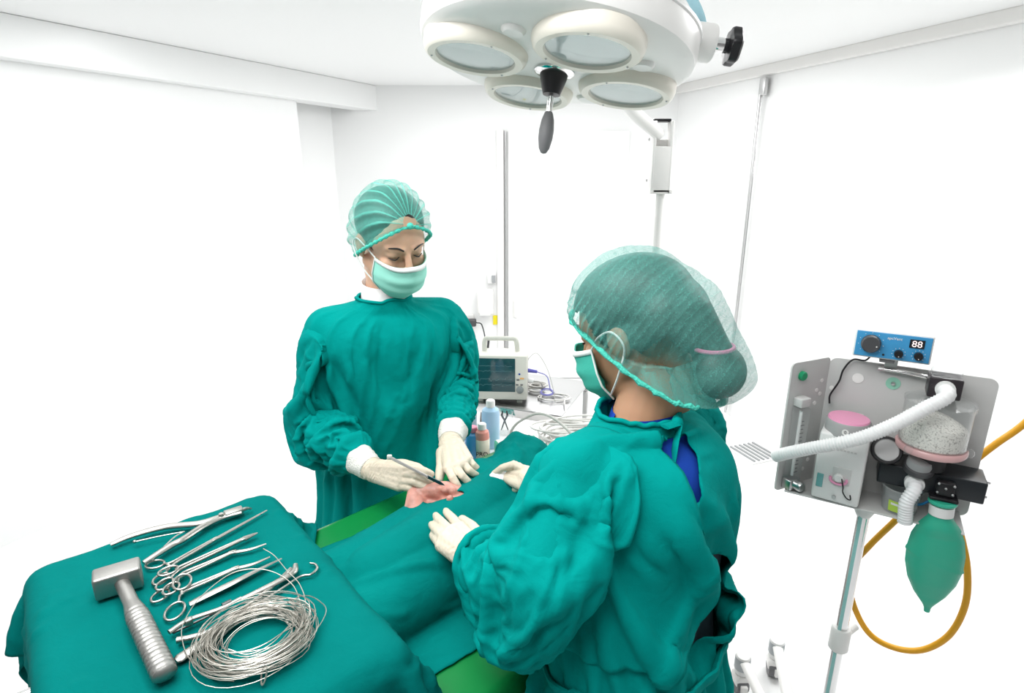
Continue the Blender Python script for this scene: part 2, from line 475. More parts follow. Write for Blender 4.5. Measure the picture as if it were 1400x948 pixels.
# small fittings on the back wall beside the door
p = ay(672, 381); o_ = thing('wall_switch', (p.x, FY, p.z), 'small grey switch box high on the back wall left of the door seam', 'switch')
q = MB(); q.box((p.x, FY - 0.02, p.z), (0.07, 0.04, 0.075), bev=0.006); ob('plate', q, M_PLAST, o_)
q = MB(); q.box((p.x + 0.018, FY - 0.045, p.z), (0.03, 0.012, 0.06), bev=0.003); ob('rocker', q, mat('mid_grey_plastic', (0.35, 0.36, 0.37), 0.5), o_)
p = ay(664, 411); o_ = thing('soap_dispenser', (p.x, FY, p.z), 'white soap dispenser box on the back wall above the patient monitor', 'dispenser')
q = MB(); q.box((p.x, FY - 0.05, p.z), (0.13, 0.10, 0.20), bev=0.02); ob('body', q, M_WHITE, o_)
q = MB(); q.box((p.x, FY - 0.10, p.z - 0.09), (0.09, 0.03, 0.03), bev=0.008); ob('push_bar', q, M_PLAST, o_)
p = ay(677, 438); q = MB(); q.box((p.x, FY - 0.006, p.z), (0.035, 0.012, 0.075), bev=0.002)
tag(ob('wall_tag', q, mat('yellow_label', (0.85, 0.72, 0.02), 0.5)), 'small bright yellow tag on the back wall above the monitor handle', 'sign')  # plain yellow tag on the wall

# ------------------------------------------------------------------ camera and light
cam = bpy.data.cameras.new('camera'); co = bpy.data.objects.new('camera', cam); COL.objects.link(co)
cam.sensor_width = 36; cam.lens = 36 * FPX / 1400; cam.clip_start = 0.02
co.location = (0, 0, CAMH); co.rotation_euler = (math.pi / 2 - TH, 0, 0)
SC.camera = co
w = bpy.data.worlds.new('daylight'); SC.world = w; w.use_nodes = True
w.node_tree.nodes['Background'].inputs[0].default_value = (1, 1, 1, 1)
w.node_tree.nodes['Background'].inputs[1].default_value = 0.26
def area(name, loc, target, size, power, col=(1, 1, 1)):
    l = bpy.data.lights.new(name, 'AREA'); l.shape = 'RECTANGLE'; l.size, l.size_y = size; l.energy = power; l.color = col
    o = bpy.data.objects.new(name, l); COL.objects.link(o); o.location = loc
    o.rotation_euler = (V(target) - V(loc)).to_track_quat('-Z', 'Y').to_euler()
    return o
area('ceiling_area_light', (-0.5, 0.6, 2.22), (-0.4, 0.7, 0), (1.6, 1.0), 38)
area('ceiling_area_light', (0.2, 3.2, 2.22), (0.2, 3.2, 0), (1.8, 1.4), 38)
area('ceiling_area_light', (-1.4, 2.2, 2.22), (-1.4, 2.3, 0), (0.8, 1.6), 9)
area('ceiling_area_light', (1.35, 1.75, 2.22), (1.05, 1.5, 0), (0.9, 1.3), 32)  # fill light added off frame for the strong backlight on the right
SC.view_settings.view_transform = 'Standard'; SC.view_settings.look = 'None'
SC.view_settings.exposure = -0.12; SC.view_settings.gamma = 1.0
SC.view_settings.use_curve_mapping = False
SC.cycles.use_denoising = True
SC.cycles.max_bounces = 8; SC.cycles.transparent_max_bounces = 12
SC.cycles.caustics_reflective = False; SC.cycles.caustics_refractive = False
# ------------------------------------------------------------------ operating table: axis e (along), n (across, towards the right-hand nurse)
E_ = V((1, 1, 0)).normalized(); N_ = V((1, -1, 0)).normalized(); Z_ = V((0, 0, 1))
def tn(s, n, z=0.0): return E_ * s + N_ * n + V((0, 0, z))
PADZ = 0.88; TN = -0.80                                                 # pad top height and centre line
MT = Matrix((E_, -N_, Z_)).transposed()
ot = thing('operating_table', tn(0.45, TN, 0), 'operating table with a bright green vinyl pad under the draped patient', 'table')
q = MB(); q.box(tn(0.62, TN, PADZ - 0.03), (1.00, 0.60, 0.06), MT, 0.022); ob('mattress_pad', q, M_GREENPAD, ot)
q = MB(); q.box(tn(0.62, TN, PADZ - 0.078), (0.96, 0.52, 0.03), MT, 0.008); ob('table_top', q, M_STEEL, ot)
for sd in (-1, 1):
    q = MB(); q.box(tn(0.62, TN + sd * 0.285, PADZ - 0.083), (0.9, 0.014, 0.03), MT, 0.003); ob('side_rail', q, M_CHROME, ot)
q = MB(); q.box(tn(0.52, TN, 0.44), (0.26, 0.22, 0.72), MT, 0.02); ob('column', q, M_WHITE, ot)
q = MB(); q.box(tn(0.52, TN, 0.05), (0.60, 0.42, 0.08), MT, 0.025); ob('base', q, M_WHITE, ot)

# patient: one continuous body under the drape; a patch of skin shows
sk = [atz(568, 672, 0.985), atz(590, 671, 0.990), atz(607, 671, 0.990), atz(621, 681, 0.975)]
PB = [(tn(0.84, -0.86, 0.925), tn(0.94, -0.90, 0.930), 0.064, 0.074), (tn(0.90, -0.97, 0.885), tn(0.93, -0.82, 0.915), 0.034, 0.062),            # head and neck
      (tn(0.80, -0.90, 0.93), tn(0.80, -0.74, 0.93), 0.062, 0.062),
      (tn(0.80, -0.82, 0.925), tn(0.46, -0.80, 0.915), 0.078, 0.068),
      (tn(0.78, -0.74, 0.92), tn(0.48, -0.74, 0.91), 0.062, 0.058),
      (tn(0.78, -0.89, 0.92), tn(0.48, -0.86, 0.91), 0.062, 0.058),
      (tn(0.50, -0.85, 0.91), tn(0.25, -0.88, 0.905), 0.062, 0.045), (tn(0.25, -0.88, 0.905), tn(0.17, -0.88, 0.90), 0.045, 0.03),
      (tn(0.50, -0.74, 0.91), tn(0.25, -0.72, 0.905), 0.062, 0.045), (tn(0.25, -0.72, 0.905), tn(0.17, -0.72, 0.90), 0.045, 0.03)]
body = MB()
for c in PB: body.cone(*c)
body.cone(tn(0.58, -0.85, 0.93), sk[0], 0.035, 0.017)
body.cone(sk[0], sk[1], 0.016, 0.017); body.cone(sk[1], sk[2], 0.017, 0.020)
body.cone(sk[2], sk[3], 0.020, 0.025); body.cone(sk[2] + V((0.004, 0.012, 0)), sk[3] + V((0.01, 0.008, 0.002)), 0.014, 0.02)
body.ball(atz(609, 670, 1.006), 0.008); body.ball(atz(618, 672, 1.0), 0.010); body.ball(atz(603, 668, 1.003), 0.008)
body.ball(atz(615, 682, 1.0), 0.008)
co_, fs_ = remesh(body, 0.0035, 2)
pat = mesh_obj('person', co_.tolist(), fs_, M_SKINP)
tag(pat, 'patient lying covered on the operating table, a patch of pink skin showing through the drape', 'person')

# drape over the patient
TR = R(-6)
da = V((math.cos(R(45) + TR), math.sin(R(45) + TR), 0)); db = V((da.y, -da.x, 0))
dc = tn(0.53, -0.795, 0)
NX, NY = 92, 46; LXD, LYD = 1.06, 0.45
X = []
for i in range(NX):
    for j in range(NY):
        a, b = (i / (NX - 1) - 0.5) * LXD, (j / (NY - 1) - 0.5) * LYD
        p = dc + da * a + db * b
        X.append((p.x, p.y, 1.075 + 0.03 * noise.noise(V((a * 5, b * 7, 0.3))) + 0.02 * noise.noise(V((a * 11, b * 12, 4.3))) + 0.0015 * RNG.standard_normal()))
X = np.array(X)
Fq = [(i * NY + j, i * NY + j + 1, (i + 1) * NY + j + 1, (i + 1) * NY + j) for i in range(NX - 1) for j in range(NY - 1)]
MTn = np.array([E_, -N_, Z_])
pcaps = [(tuple(a), tuple(b), ra, rb) for a, b, ra, rb in PB] + [(tuple(sk[0]), tuple(sk[2]), 0.012, 0.012), (tuple(sk[2]), tuple(sk[3]), 0.014, 0.014)]
tabc = tn(0.62, TN, PADZ - 0.10)
DR = simulate(X, Fq, [lambda P: sd_caps(P, pcaps), lambda P: sd_box(P, tabc, MTn, (0.50, 0.30, 0.10), 0.02)],
              rest=lambda X, E: 1.07, steps=260, dt=1 / 120, fric=0.6, thick=0.005, iters=3, bend=0.16)
hole = np.array(atz(606, 674, 1.0))
hole_ax = np.array((sk[2] - sk[0]).normalized())
def in_hole(p):
    q = p - hole; u = q[0] * hole_ax[0] + q[1] * hole_ax[1]; w = -q[0] * hole_ax[1] + q[1] * hole_ax[0]
    return (u / 0.043) ** 2 + (w / 0.019) ** 2 < 1 
def cloth_obj(name, X, F, m, parent=None, th=0.0022, sub=0, sm=1):
    o = mesh_obj(name, X.tolist(), F, m, parent, sharp=180)
    if sub:
        s = o.modifiers.new('subdivision', 'SUBSURF'); s.levels = sub; s.render_levels = sub
    if th:
        t = o.modifiers.new('thickness', 'SOLIDIFY'); t.thickness = th; t.offset = 0
    return o
DR, NX, NY = upsample(DR, NX, NY, False)
Fq = [(i * NY + j, i * NY + j + 1, (i + 1) * NY + j + 1, (i + 1) * NY + j) for i in range(NX - 1) for j in range(NY - 1)]
uvD = [(i / NX * LXD, j / NY * LYD) for i in range(NX) for j in range(NY)]
holed = lambda k: min(1, max(0, (math.hypot(DR[k, 0] - hole[0], DR[k, 1] - hole[1]) - 0.06) / 0.05))
DR = creases(DR, Fq, uvD, 0.020, 6, 8, seed=3.1, sharp=3, warp=0.8, mask=holed)
DR = creases(DR, Fq, uvD, 0.007, 15, 18, seed=5.7, sharp=3, mask=holed)
for _k in range(2):
    dT, nT = sd_caps(DR, pcaps); kT = (dT < 0.004) & (dT > -0.05); DR[kT] += nT[kT] * (0.004 - dT[kT])[:, None]
dT, nT = sd_box(DR, tabc, MTn, (0.50, 0.30, 0.10), 0.02); kT = dT < 0.004; DR[kT] += nT[kT] * (0.004 - dT[kT])[:, None]
cen = DR[np.array(Fq)].mean(1)
Fk = [f for f, c in zip(Fq, cen) if not in_hole(c)]
HA, HB = 0.043, 0.019
ecnt = {}
for f in Fk:
    for a in range(4):
        e = (min(f[a], f[(a + 1) % 4]), max(f[a], f[(a + 1) % 4])); ecnt[e] = ecnt.get(e, 0) + 1
for i_ in {i for e, c in ecnt.items() if c == 1 for i in e}:
    q_ = DR[i_] - hole
    if math.hypot(q_[0], q_[1]) < 0.075:                                  # tidy the edge of the opening
        u = q_[0] * hole_ax[0] + q_[1] * hole_ax[1]; w_ = -q_[0] * hole_ax[1] + q_[1] * hole_ax[0]
        k_ = 1 / math.sqrt((u / HA) ** 2 + (w_ / HB) ** 2); u *= k_; w_ *= k_
        DR[i_, 0] = hole[0] + u * hole_ax[0] - w_ * hole_ax[1]; DR[i_, 1] = hole[1] + u * hole_ax[1] + w_ * hole_ax[0]
dro = cloth_obj('surgical_drape', DR, Fk, M_DRAPE)
tag(dro, 'teal surgical drape rumpled over the patient on the operating table', 'drape')
def height_on(X, x, y, rad=0.012):
    d = (X[:, 0] - x) ** 2 + (X[:, 1] - y) ** 2
    k = d < rad * rad
    return float(X[k, 2].max()) if k.any() else float(X[d.argmin(), 2])

# pale green sheet and white pillow at the far end
q = MB(); rows = []
for i in range(15):
    r_ = []
    for j in range(19):
        a, b = i / 14, j / 18 * 2 - 1
        r_.append(tn(0.97 + 0.18 * a, -0.86 + 0.20 * b, 0.885 + 0.075 * (1 - a) * (1 - b * b) + 0.006 * math.sin(9 * a + 7 * b) + 0.004 * math.sin(17 * b)))
    rows.append(r_)
q.grid(rows)
ps = ob('patient_sheet', q, mat('pale_green_nonwoven', (0.20, 0.56, 0.42), 0.8, bump=0.3, bscale=40), sharp=180)
ps.modifiers.new('thickness', 'SOLIDIFY').thickness = 0.003
tag(ps, 'pale green non-woven sheet at the far end of the operating table', 'sheet')

# ------------------------------------------------------------------ instrument stand with its draped tray
TZ = 1.0
m1 = V((0.648, -0.762, 0)).normalized(); m2 = V((-0.762, -0.648, 0)).normalized()
MA = V((-0.495, 1.075, 0))
def tr(a, b, z=TZ): return MA + m1 * a + m2 * b + V((0, 0, z))
TL, TW = 0.56, 0.40
MM = Matrix((m1, m2, Z_)).transposed()
st = thing('instrument_stand', tr(0.26, 0.45, 0), 'instrument stand hidden under a teal cloth with steel tools on it', 'stand')
q = MB(); q.box(tr(TL / 2, TW / 2, TZ - 0.022), (TL - 0.06, TW - 0.06, 0.03), MM, 0.014); ob('tray', q, M_STEEL, st)
q = MB(); q.tube([tr(0.26, 0.0, TZ - 0.045), tr(0.26, 0.50, TZ - 0.045), tr(0.26, 0.54, TZ - 0.10), tr(0.26, 0.54, 0.06)], 0.014, 12); ob('pole', q, M_CHROME, st)
q = MB(); q.tube([tr(0.02, 0.54, 0.05), tr(0.50, 0.54, 0.05)], 0.016, 10); q.tube([tr(0.26, 0.54, 0.05), tr(0.26, 0.25, 0.05)], 0.016, 10); ob('base', q, M_CHROME, st)
for a, b in ((0.02, 0.54), (0.50, 0.54), (0.26, 0.25)):
    q = MB(); q.lathe([(0.0, -0.01), (0.022, -0.01), (0.025, -0.004), (0.025, 0.004), (0.022, 0.01), (0.0, 0.01)], tr(a, b, 0.025), m1, 14); ob('caster', q, M_BLACK, st)
NX2, NY2 = 84, 54; LX2, LY2 = 0.96, 0.61
X = []
mc = tr(0.145, 0.195, 0)
ra_ = R(4); ma_ = m1 * math.cos(ra_) + m2 * math.sin(ra_); mb_ = m2 * math.cos(ra_) - m1 * math.sin(ra_)
for i in range(NX2):
    for j in range(NY2):
        a, b = (i / (NX2 - 1) - 0.5) * LX2, (j / (NY2 - 1) - 0.5) * LY2
        p = mc + ma_ * a + mb_ * b
        X.append((p.x, p.y, TZ + 0.012 + 0.004 * math.sin(a * 21 + b * 13) + 0.002 * RNG.standard_normal()))
X = np.array(X)
PIN2 = [k for k in range(len(X)) if (lambda q: 0.03 < q @ m1 < TL - 0.08 and 0.03 < q @ m2 < TW - 0.05)(V((X[k, 0], X[k, 1], 0)) - MA)]
X[PIN2, 2] = TZ + 0.0035
Fq2 = [(i * NY2 + j, i * NY2 + j + 1, (i + 1) * NY2 + j + 1, (i + 1) * NY2 + j) for i in range(NX2 - 1) for j in range(NY2 - 1)]
MMn = np.array([m1, m2, Z_]); trc = tr(TL / 2, TW / 2, TZ - 0.12)
TC = simulate(X, Fq2, [lambda P: sd_box(P, trc, MMn, (TL / 2, TW / 2, 0.12), 0.03),
                       lambda P: sd_box(P, tabc, MTn, (0.50, 0.31, 0.10), 0.02)],
              rest=lambda X, E: 1.01, steps=320, dt=1 / 150, g=-4.0, fric=0.8, thick=0.004, iters=4, bend=0.10, pins=PIN2)
TC, NX2, NY2 = upsample(TC, NX2, NY2, False)
Fq2 = [(i * NY2 + j, i * NY2 + j + 1, (i + 1) * NY2 + j + 1, (i + 1) * NY2 + j) for i in range(NX2 - 1) for j in range(NY2 - 1)]
def on_tray(k):
    q_ = V((TC[k, 0], TC[k, 1], 0)) - MA; a_ = q_.dot(m1); b_ = q_.dot(m2)
    e_ = min(a_ + 0.01, TL - 0.02 - a_, b_ + 0.01, TW - 0.01 - b_)
    return 0.12 if e_ > 0.03 and TC[k, 2] > TZ - 0.02 else (1.0 if e_ < -0.02 or TC[k, 2] < TZ - 0.03 else 0.35)
uvT = [(i / NX2 * LX2, j / NY2 * LY2) for i in range(NX2) for j in range(NY2)]
TC = creases(TC, Fq2, uvT, 0.010, 5, 7, seed=6.4, sharp=2, warp=0.6, mask=on_tray)
TC[:, 2] = np.where(TC[:, 2] > TZ + 0.0065, TZ + 0.0065, TC[:, 2])
tco = cloth_obj('tray_cloth', TC, Fq2, M_MAYO)
tag(tco, 'teal cloth draped over the instrument stand in the left foreground', 'drape')
# ------------------------------------------------------------------ people: shared builders
def loft(mb, rings, seg=36, p=2.4):
    """rings: (centre, lateral dir, half width, half depth), each a superellipse lying level"""
    rows = []
    for c, lat, a, b in rings:
        lat = V(lat).normalized(); fw = V((-lat.y, lat.x, 0)); r_ = []
        for k in range(seg):
            t = 2 * math.pi * k / seg; ct, st = math.cos(t), math.sin(t)
            r_.append(V(c) + lat * a * math.copysign(abs(ct) ** (2 / p), ct) + fw * b * math.copysign(abs(st) ** (2 / p), st))
        rows.append(r_)
    o = len(mb.v); mb.grid(rows, close_u=True)
    mb.f.append(tuple(o + k for k in reversed(range(seg)))); mb.f.append(tuple(o + (len(rows) - 1) * seg + k for k in range(seg)))

def head_matrix(c, face, pitch, roll=0.0):
    """local +Y looks out of the face, +Z is up"""
    fx, fy = V((face[0], face[1])).normalized()
    fwd = V((fx, fy, 0)); rt = V((fy, -fx, 0))
    M = Matrix((rt, fwd, V((0, 0, 1)))).transposed()
    M = M @ Matrix.Rotation(-pitch, 3, 'X') @ Matrix.Rotation(roll, 3, 'Y')
    M4 = M.to_4x4(); M4.translation = V(c); return M4

def add_head(mb, HM, s=1.0):
    M3 = HM.to_3x3()
    def B(c, r): mb.ball(HM @ (V(c) * s), tuple(x * s for x in r), 24, 16, M3)
    def K(a, b, ra, rb): mb.cone(HM @ (V(a) * s), HM @ (V(b) * s), ra * s, rb * s)
    B((0, -0.012, 0.045), (0.074, 0.094, 0.078))          # cranium
    B((0, 0.030, 0.030), (0.066, 0.058, 0.066))           # forehead
    B((0, 0.026, -0.040), (0.060, 0.058, 0.062))          # mid face
    B((0, 0.044, -0.074), (0.040, 0.040, 0.036))          # jaw
    B((0, 0.066, -0.092), (0.022, 0.020, 0.018))          # chin
    for sx in (-1, 1):
        B((sx * 0.034, 0.062, -0.018), (0.026, 0.022, 0.022))   # cheek
        B((sx * 0.031, 0.070, 0.014), (0.016, 0.0145, 0.0125))    # lowered eyelid over the eye
        K((sx * 0.014, 0.085, 0.029), (sx * 0.045, 0.070, 0.031), 0.009, 0.008)   # brow ridge
        B((sx * 0.075, -0.010, -0.002), (0.009, 0.020, 0.032))    # ear
        B((sx * 0.079, -0.016, 0.004), (0.007, 0.016, 0.024))
        K((sx * 0.052, -0.005, -0.045), (sx * 0.024, 0.060, -0.088), 0.020, 0.016)  # jaw line
        B((sx * 0.010, 0.100, -0.020), (0.008, 0.009, 0.007))      # nostril wing
    K((0, 0.083, 0.022), (0, 0.106, -0.016), 0.0075, 0.010)    # nose
    B((0, 0.086, -0.046), (0.021, 0.009, 0.006)); B((0, 0.084, -0.056), (0.019, 0.010, 0.007))   # lips
    K((0, -0.025, -0.02), (0, -0.035, -0.10), 0.052, 0.050)    # top of the neck

def make_body(name, sk, HM, caps_extra, hands, skin, voxel=0.0036):
    """sk: dict of joints. One continuous body."""
    mb = MB()
    for a, b, ra, rb in sk['caps']: mb.cone(a, b, ra, rb) if rb == 0.050 else (mb.cone(a, b, ra * 0.52, rb * 0.52) if ra in (0.048, 0.038) else mb.cone(a, b, ra * 0.87, rb * 0.87))
    add_head(mb, HM)
    for segs in hands:
        for a, b, ra, rb in segs: mb.cone(a, b, ra * 0.80, rb * 0.80, 10, 3)
    co, fs = remesh(mb, voxel, 8, 0.5)
    return mesh_obj(name, co.tolist(), fs, skin, sharp=180)

def hand_segs(wrist, fore, mcps, fingers, thumb, r=0.0088):
    """capsules of one hand. fingers: list of [pip, dip, tip]; thumb: [cmc, mp, ip, tip]"""
    S = []
    w = V(wrist)
    S.append((V(fore), w, 0.029, 0.026))
    cen = sum((V(m) for m in mcps), V((0, 0, 0))) / len(mcps)
    for m in mcps: S.append((w + (V(m) - cen) * 0.35, V(m), 0.0205, 0.0125))
    for k in range(len(mcps) - 1):
        S.append((V(mcps[k]), V(mcps[k + 1]), 0.012, 0.012))
        S.append(((w + V(mcps[k])) / 2, (w + V(mcps[k + 1])) / 2, 0.017, 0.017))
    for m, fg in zip(mcps, fingers):
        p = [V(m)] + [V(q) for q in fg]; rr = [r * 1.12, r * 1.0, r * 0.92, r * 0.84]
        for k in range(len(p) - 1): S.append((p[k], p[k + 1], rr[k], rr[k + 1]))
    t = [V(q) for q in thumb]
    rr = [0.019, 0.0135, 0.0115, 0.0092]
    for k in range(len(t) - 1): S.append((t[k], t[k + 1], rr[k], rr[k + 1]))
    return S

def make_glove(segs, parent, wrist, fore, label=None):
    mb = MB()
    for a, b, ra, rb in segs[1:]: mb.cone(a, b, ra, rb, 14, 4)
    w, f = V(wrist), V(fore); d = (f - w).normalized()
    mb.cone(w, w + d * 0.030, 0.0265, 0.031, 20, 4)
    co, fs = remesh(mb, 0.0017, 2, 0.5)
    # small stretch creases across the back of the hand and wrist
    P = np.array(co); ax = np.array(d); q = (P - np.array(w)) @ ax
    nz = np.array([noise.noise(V((p[0] * 42, p[1] * 42, p[2] * 42))) for p in P])
    amp = np.clip(1 - np.abs(q + 0.018) / 0.06, 0.15, 1)
    ctr = P.mean(0); nrm = P - (np.array(w) + np.outer(q, ax)); nrm /= (np.linalg.norm(nrm, axis=1)[:, None] + 1e-9)
    P = P + nrm * (0.0008 * np.sin(q * 620 + nz * 7) * amp)[:, None]
    g = mesh_obj('glove', P.tolist(), fs, M_GLOVE, parent, sharp=180)
    c = MB(); n = 12; rows = []
    a, b = basis(d)
    for i in range(n + 1):
        t = i / n; rad = 0.0285 + 0.0085 * t + 0.0012 * math.sin(t * 24)
        rows.append([w + d * (0.008 + 0.050 * t) + (a * math.cos(q) + b * math.sin(q)) * (rad + 0.0016 * math.sin(5 * q + 4 * t) * t) for q in [2 * math.pi * k / 28 for k in range(28)]])
    c.grid(rows, close_u=True)
    k = ob('glove_cuff', c, M_CUFF, g, sharp=180)
    k.modifiers.new('thickness', 'SOLIDIFY').thickness = 0.0018
    return g

def dense_rings(rings, n, seg, p=2.3):
    """rings (centre, lateral, half width, half depth) interpolated smoothly; returns n x seg points"""
    C_ = bez([r[0] for r in rings], 24); L_ = bez([r[1] for r in rings], 24); S_ = bez([V((r[2], r[3], 0)) for r in rings], 24)
    # even spacing along the meridian
    d = [0.0]
    for k in range(1, len(C_)): d.append(d[-1] + math.hypot((C_[k] - C_[k - 1]).length, S_[k].x - S_[k - 1].x))
    rows = []
    for i in range(n):
        t = d[-1] * i / (n - 1); k = min(max(int(np.searchsorted(d, t)), 1), len(d) - 1)
        f = (t - d[k - 1]) / max(d[k] - d[k - 1], 1e-9)
        c = C_[k - 1].lerp(C_[k], f); lat = L_[k - 1].lerp(L_[k], f).normalized(); s = S_[k - 1].lerp(S_[k], f)
        fw = V((-lat.y, lat.x, 0)); r_ = []
        for q in range(seg):
            a = 2 * math.pi * q / seg; ct, st = math.cos(a), math.sin(a)
            r_.append(c + lat * s.x * math.copysign(abs(ct) ** (2 / p), ct) + fw * s.y * math.copysign(abs(st) ** (2 / p), st))
        rows.append(r_)
    return rows
def grid_faces(n, m, close=True):
    return [(i * m + j, i * m + (j + 1) % m, (i + 1) * m + (j + 1) % m, (i + 1) * m + j) for i in range(n - 1) for j in range(m if close else m - 1)]
def axis_rest(around, along, m, n):
    """rest length scale: around the tube / along it"""
    def rest(X, E):
        same = (E[:, 0] // m) == (E[:, 1] // m)
        col = (E[:, 0] % m) == (E[:, 1] % m)
        row = (E[:, 0] // m + E[:, 1] // m) / 2
        al = np.interp(row / n, *along); ar = np.interp(row / n, *around)
        return np.where(same, ar, np.where(col, al, (ar + al) / 2))
    return rest
def sim_tube(rows, cols, around, along, pin_rows, steps=200, g=-1.5, bend=0.08, fric=0.35, noise_amp=0.004, extra_pins=(), damp=0.975, thick=0.006):
    n, m = len(rows), len(rows[0])
    X = np.array([tuple(p) for r in rows for p in r])
    for k in range(len(X)):
        q = V(X[k]) * 22
        X[k] += noise_amp * (np.array(noise.noise_vector(q)) + 0.6 * np.array(noise.noise_vector(q * 2.3)))
    pins = [r * m + c for r in pin_rows for c in range(m)] + list(extra_pins)
    F = grid_faces(n, m)
    X = simulate(X, F, cols, pins=pins, rest=axis_rest(around, along, m, n), steps=steps, dt=1 / 200, g=g, bend=bend, thick=thick, fric=fric, iters=4, damp=damp)
    return X, F
def caps_t(caps, grow=0.0): return [(tuple(a), tuple(b), ra + grow, rb + grow) for a, b, ra, rb in caps]
def make_sleeve(gown, pts, rad, caps, m, along=((0, 0.35, 0.55, 1), (1.03, 1.12, 1.30, 1.42)), around=((0, 1), (1.03, 1.12)), n=74, seg=52, steps=170, extra=(), g=-0.7, seed=1.0):
    P = bez(pts, 12); k = len(P)
    rr = rad_interp(rad, len(pts), 12)
    mb = MB(); mb.tube(P, rr, seg, caps=False)
    # resample rows evenly
    rows0 = [[V(mb.v[i * seg + j]) for j in range(seg)] for i in range(k)]
    d = [0.0]
    for i in range(1, k): d.append(d[-1] + (P[i] - P[i - 1]).length)
    rows = []
    for i in range(n):
        t = d[-1] * i / (n - 1); q = min(max(int(np.searchsorted(d, t)), 1), k - 1); f = (t - d[q - 1]) / max(d[q] - d[q - 1], 1e-9)
        rows.append([rows0[q - 1][j].lerp(rows0[q][j], f) for j in range(seg)])
    X, F = sim_tube(rows, [lambda Q: sd_caps(Q, caps)] + list(extra), around, along, list(range(12)) + [n - 2, n - 1], steps=steps, g=g, bend=0.03, thick=0.009)
    X, n2, seg2 = upsample(X, n, seg, True); F = grid_faces(n2, seg2)
    uv = [(i / n2 * d[-1], min(j, seg2 - j) / seg2 * 0.80) for i in range(n2) for j in range(seg2)]
    X = creases(X, F, uv, 0.0085, 8, 13, seed=seed, sharp=3, mask=lambda k: min(1, max(0, (k // seg2 - 6) / 20), (n2 - 5 - k // seg2) / 12))
    so_ = cloth_obj('sleeve', X, F, m, gown, th=0.002)
    q = MB(); q.tube(P, rad_interp([0.052, 0.054, 0.050, 0.044, 0.037, 0.030, 0.027], len(pts), 12), 24); ob('sleeve_lining', q, m, gown)
    return so_
def rad_interp(rad, k, n):
    out = []
    for i in range(k - 1):
        for j in range(n): out.append(rad[i] + (rad[i + 1] - rad[i]) * j / n)
    out.append(rad[-1]); return out

def cap_material(name, col, a0, a1):
    m = mat(name, col, 0.75, spec=0.25)
    nt = m.node_tree; b = nt.nodes['Principled BSDF']
    tc = [n for n in nt.nodes if n.type == 'TEX_COORD'][0]
    n1 = nt.nodes.new('ShaderNodeTexNoise'); n1.inputs['Scale'].default_value = 420; n1.inputs['Detail'].default_value = 4; n1.inputs['Distortion'].default_value = 2.5
    nt.links.new(tc.outputs['Object'], n1.inputs['Vector'])
    mr = nt.nodes.new('ShaderNodeMapRange'); mr.inputs['From Min'].default_value = 0.36; mr.inputs['From Max'].default_value = 0.64
    mr.inputs['To Min'].default_value = a0; mr.inputs['To Max'].default_value = a1
    nt.links.new(n1.outputs['Fac'], mr.inputs['Value'])
    an = nt.nodes.new('ShaderNodeAttribute'); an.attribute_name = 'pleat'
    ma_ = nt.nodes.new('ShaderNodeMath'); ma_.operation = 'MULTIPLY_ADD'; ma_.inputs[1].default_value = 0.42; ma_.use_clamp = True
    nt.links.new(an.outputs['Fac'], ma_.inputs[0]); nt.links.new(mr.outputs['Result'], ma_.inputs[2])
    nt.links.new(ma_.outputs[0], b.inputs['Alpha'])
    return m
M_CAP = cap_material('green_bouffant_net', (0.14, 0.58, 0.48), 0.20, 0.48)
M_CAPB = mat('green_cap_elastic', (0.07, 0.56, 0.44), 0.8, bump=0.5, bscale=260)

def strip_cap(parent, HM, rx=0.085, front=(0, 0.080, 0.088), back=(0, -0.096, -0.068), puff=0.016, wmax=R(101), pleats=26, amp=0.0045):
    """pleated strip cap: accordion folds run from a knot on the forehead to one at the nape"""
    f, b = V(front), V(back); c = (f + b) / 2; ax = (f - b).normalized(); L = (f - b).length / 2
    lat = V((1, 0, 0)); up = lat.cross(ax).normalized()
    if up.z < 0: up = -up
    rows = []; NU, NW = 64, 300; plv = []
    for i in range(NU + 1):
        u = math.pi * (0.02 + 0.96 * i / NU); r_ = []
        for j in range(NW + 1):
            w = -wmax + 2 * wmax * j / NW
            s_ = math.sin(u)
            edge = min(1, (1 - abs(w) / wmax) * 5)                       # 0 on the elastic, 1 inside
            h = 0.120 + puff * edge; rr = rx + 0.008 * edge
            wob = amp * (0.35 + 0.65 * abs(math.cos(u))) * math.sin(w / wmax * pleats * math.pi / 2 + 0.6 * math.sin(3 * u)) * edge * min(1, s_ * 4)
            lump = 0.004 * noise.noise(V((u * 2.3, w * 2.9, 1.7))) * edge
            plv.append(max(0.0, math.sin(w / wmax * pleats * math.pi / 2 + 0.6 * math.sin(3 * u) + 1.2 * noise.noise(V((u * 3, w * 4, 0.5))))) ** 5 * (0.35 + 0.65 * abs(math.cos(u))))
            p = c + ax * (L + 0.012 * edge) * math.cos(u) + (lat * math.sin(w) * (rr + wob) + up * math.cos(w) * (h + wob + lump)) * (s_ ** 0.62)
            r_.append(HM @ p)
        rows.append(r_)
    q = MB(); q.grid(rows)
    cap = ob('cap', q, M_CAP, parent, sharp=180)
    at = cap.data.attributes.new('pleat', 'FLOAT', 'POINT'); at.data.foreach_set('value', plv)
    rim = [rows[i][0] for i in range(NU + 1)] + [rows[i][-1] for i in range(NU, -1, -1)]
    cen = HM @ c; pts = []
    for k, p in enumerate(rim):
        pts.append(p + (p - cen).normalized() * 0.0015 * math.sin(k * 2.1))
    e = MB(); e.tube(pts, [0.0042 + 0.0012 * math.sin(k * 1.7) for k in range(len(pts))], 8, closed=True)
    e.ball(HM @ (f + V((0, 0.008, 0.004))), 0.008)
    ob('elastic_band', e, M_CAPB, cap)
    return cap

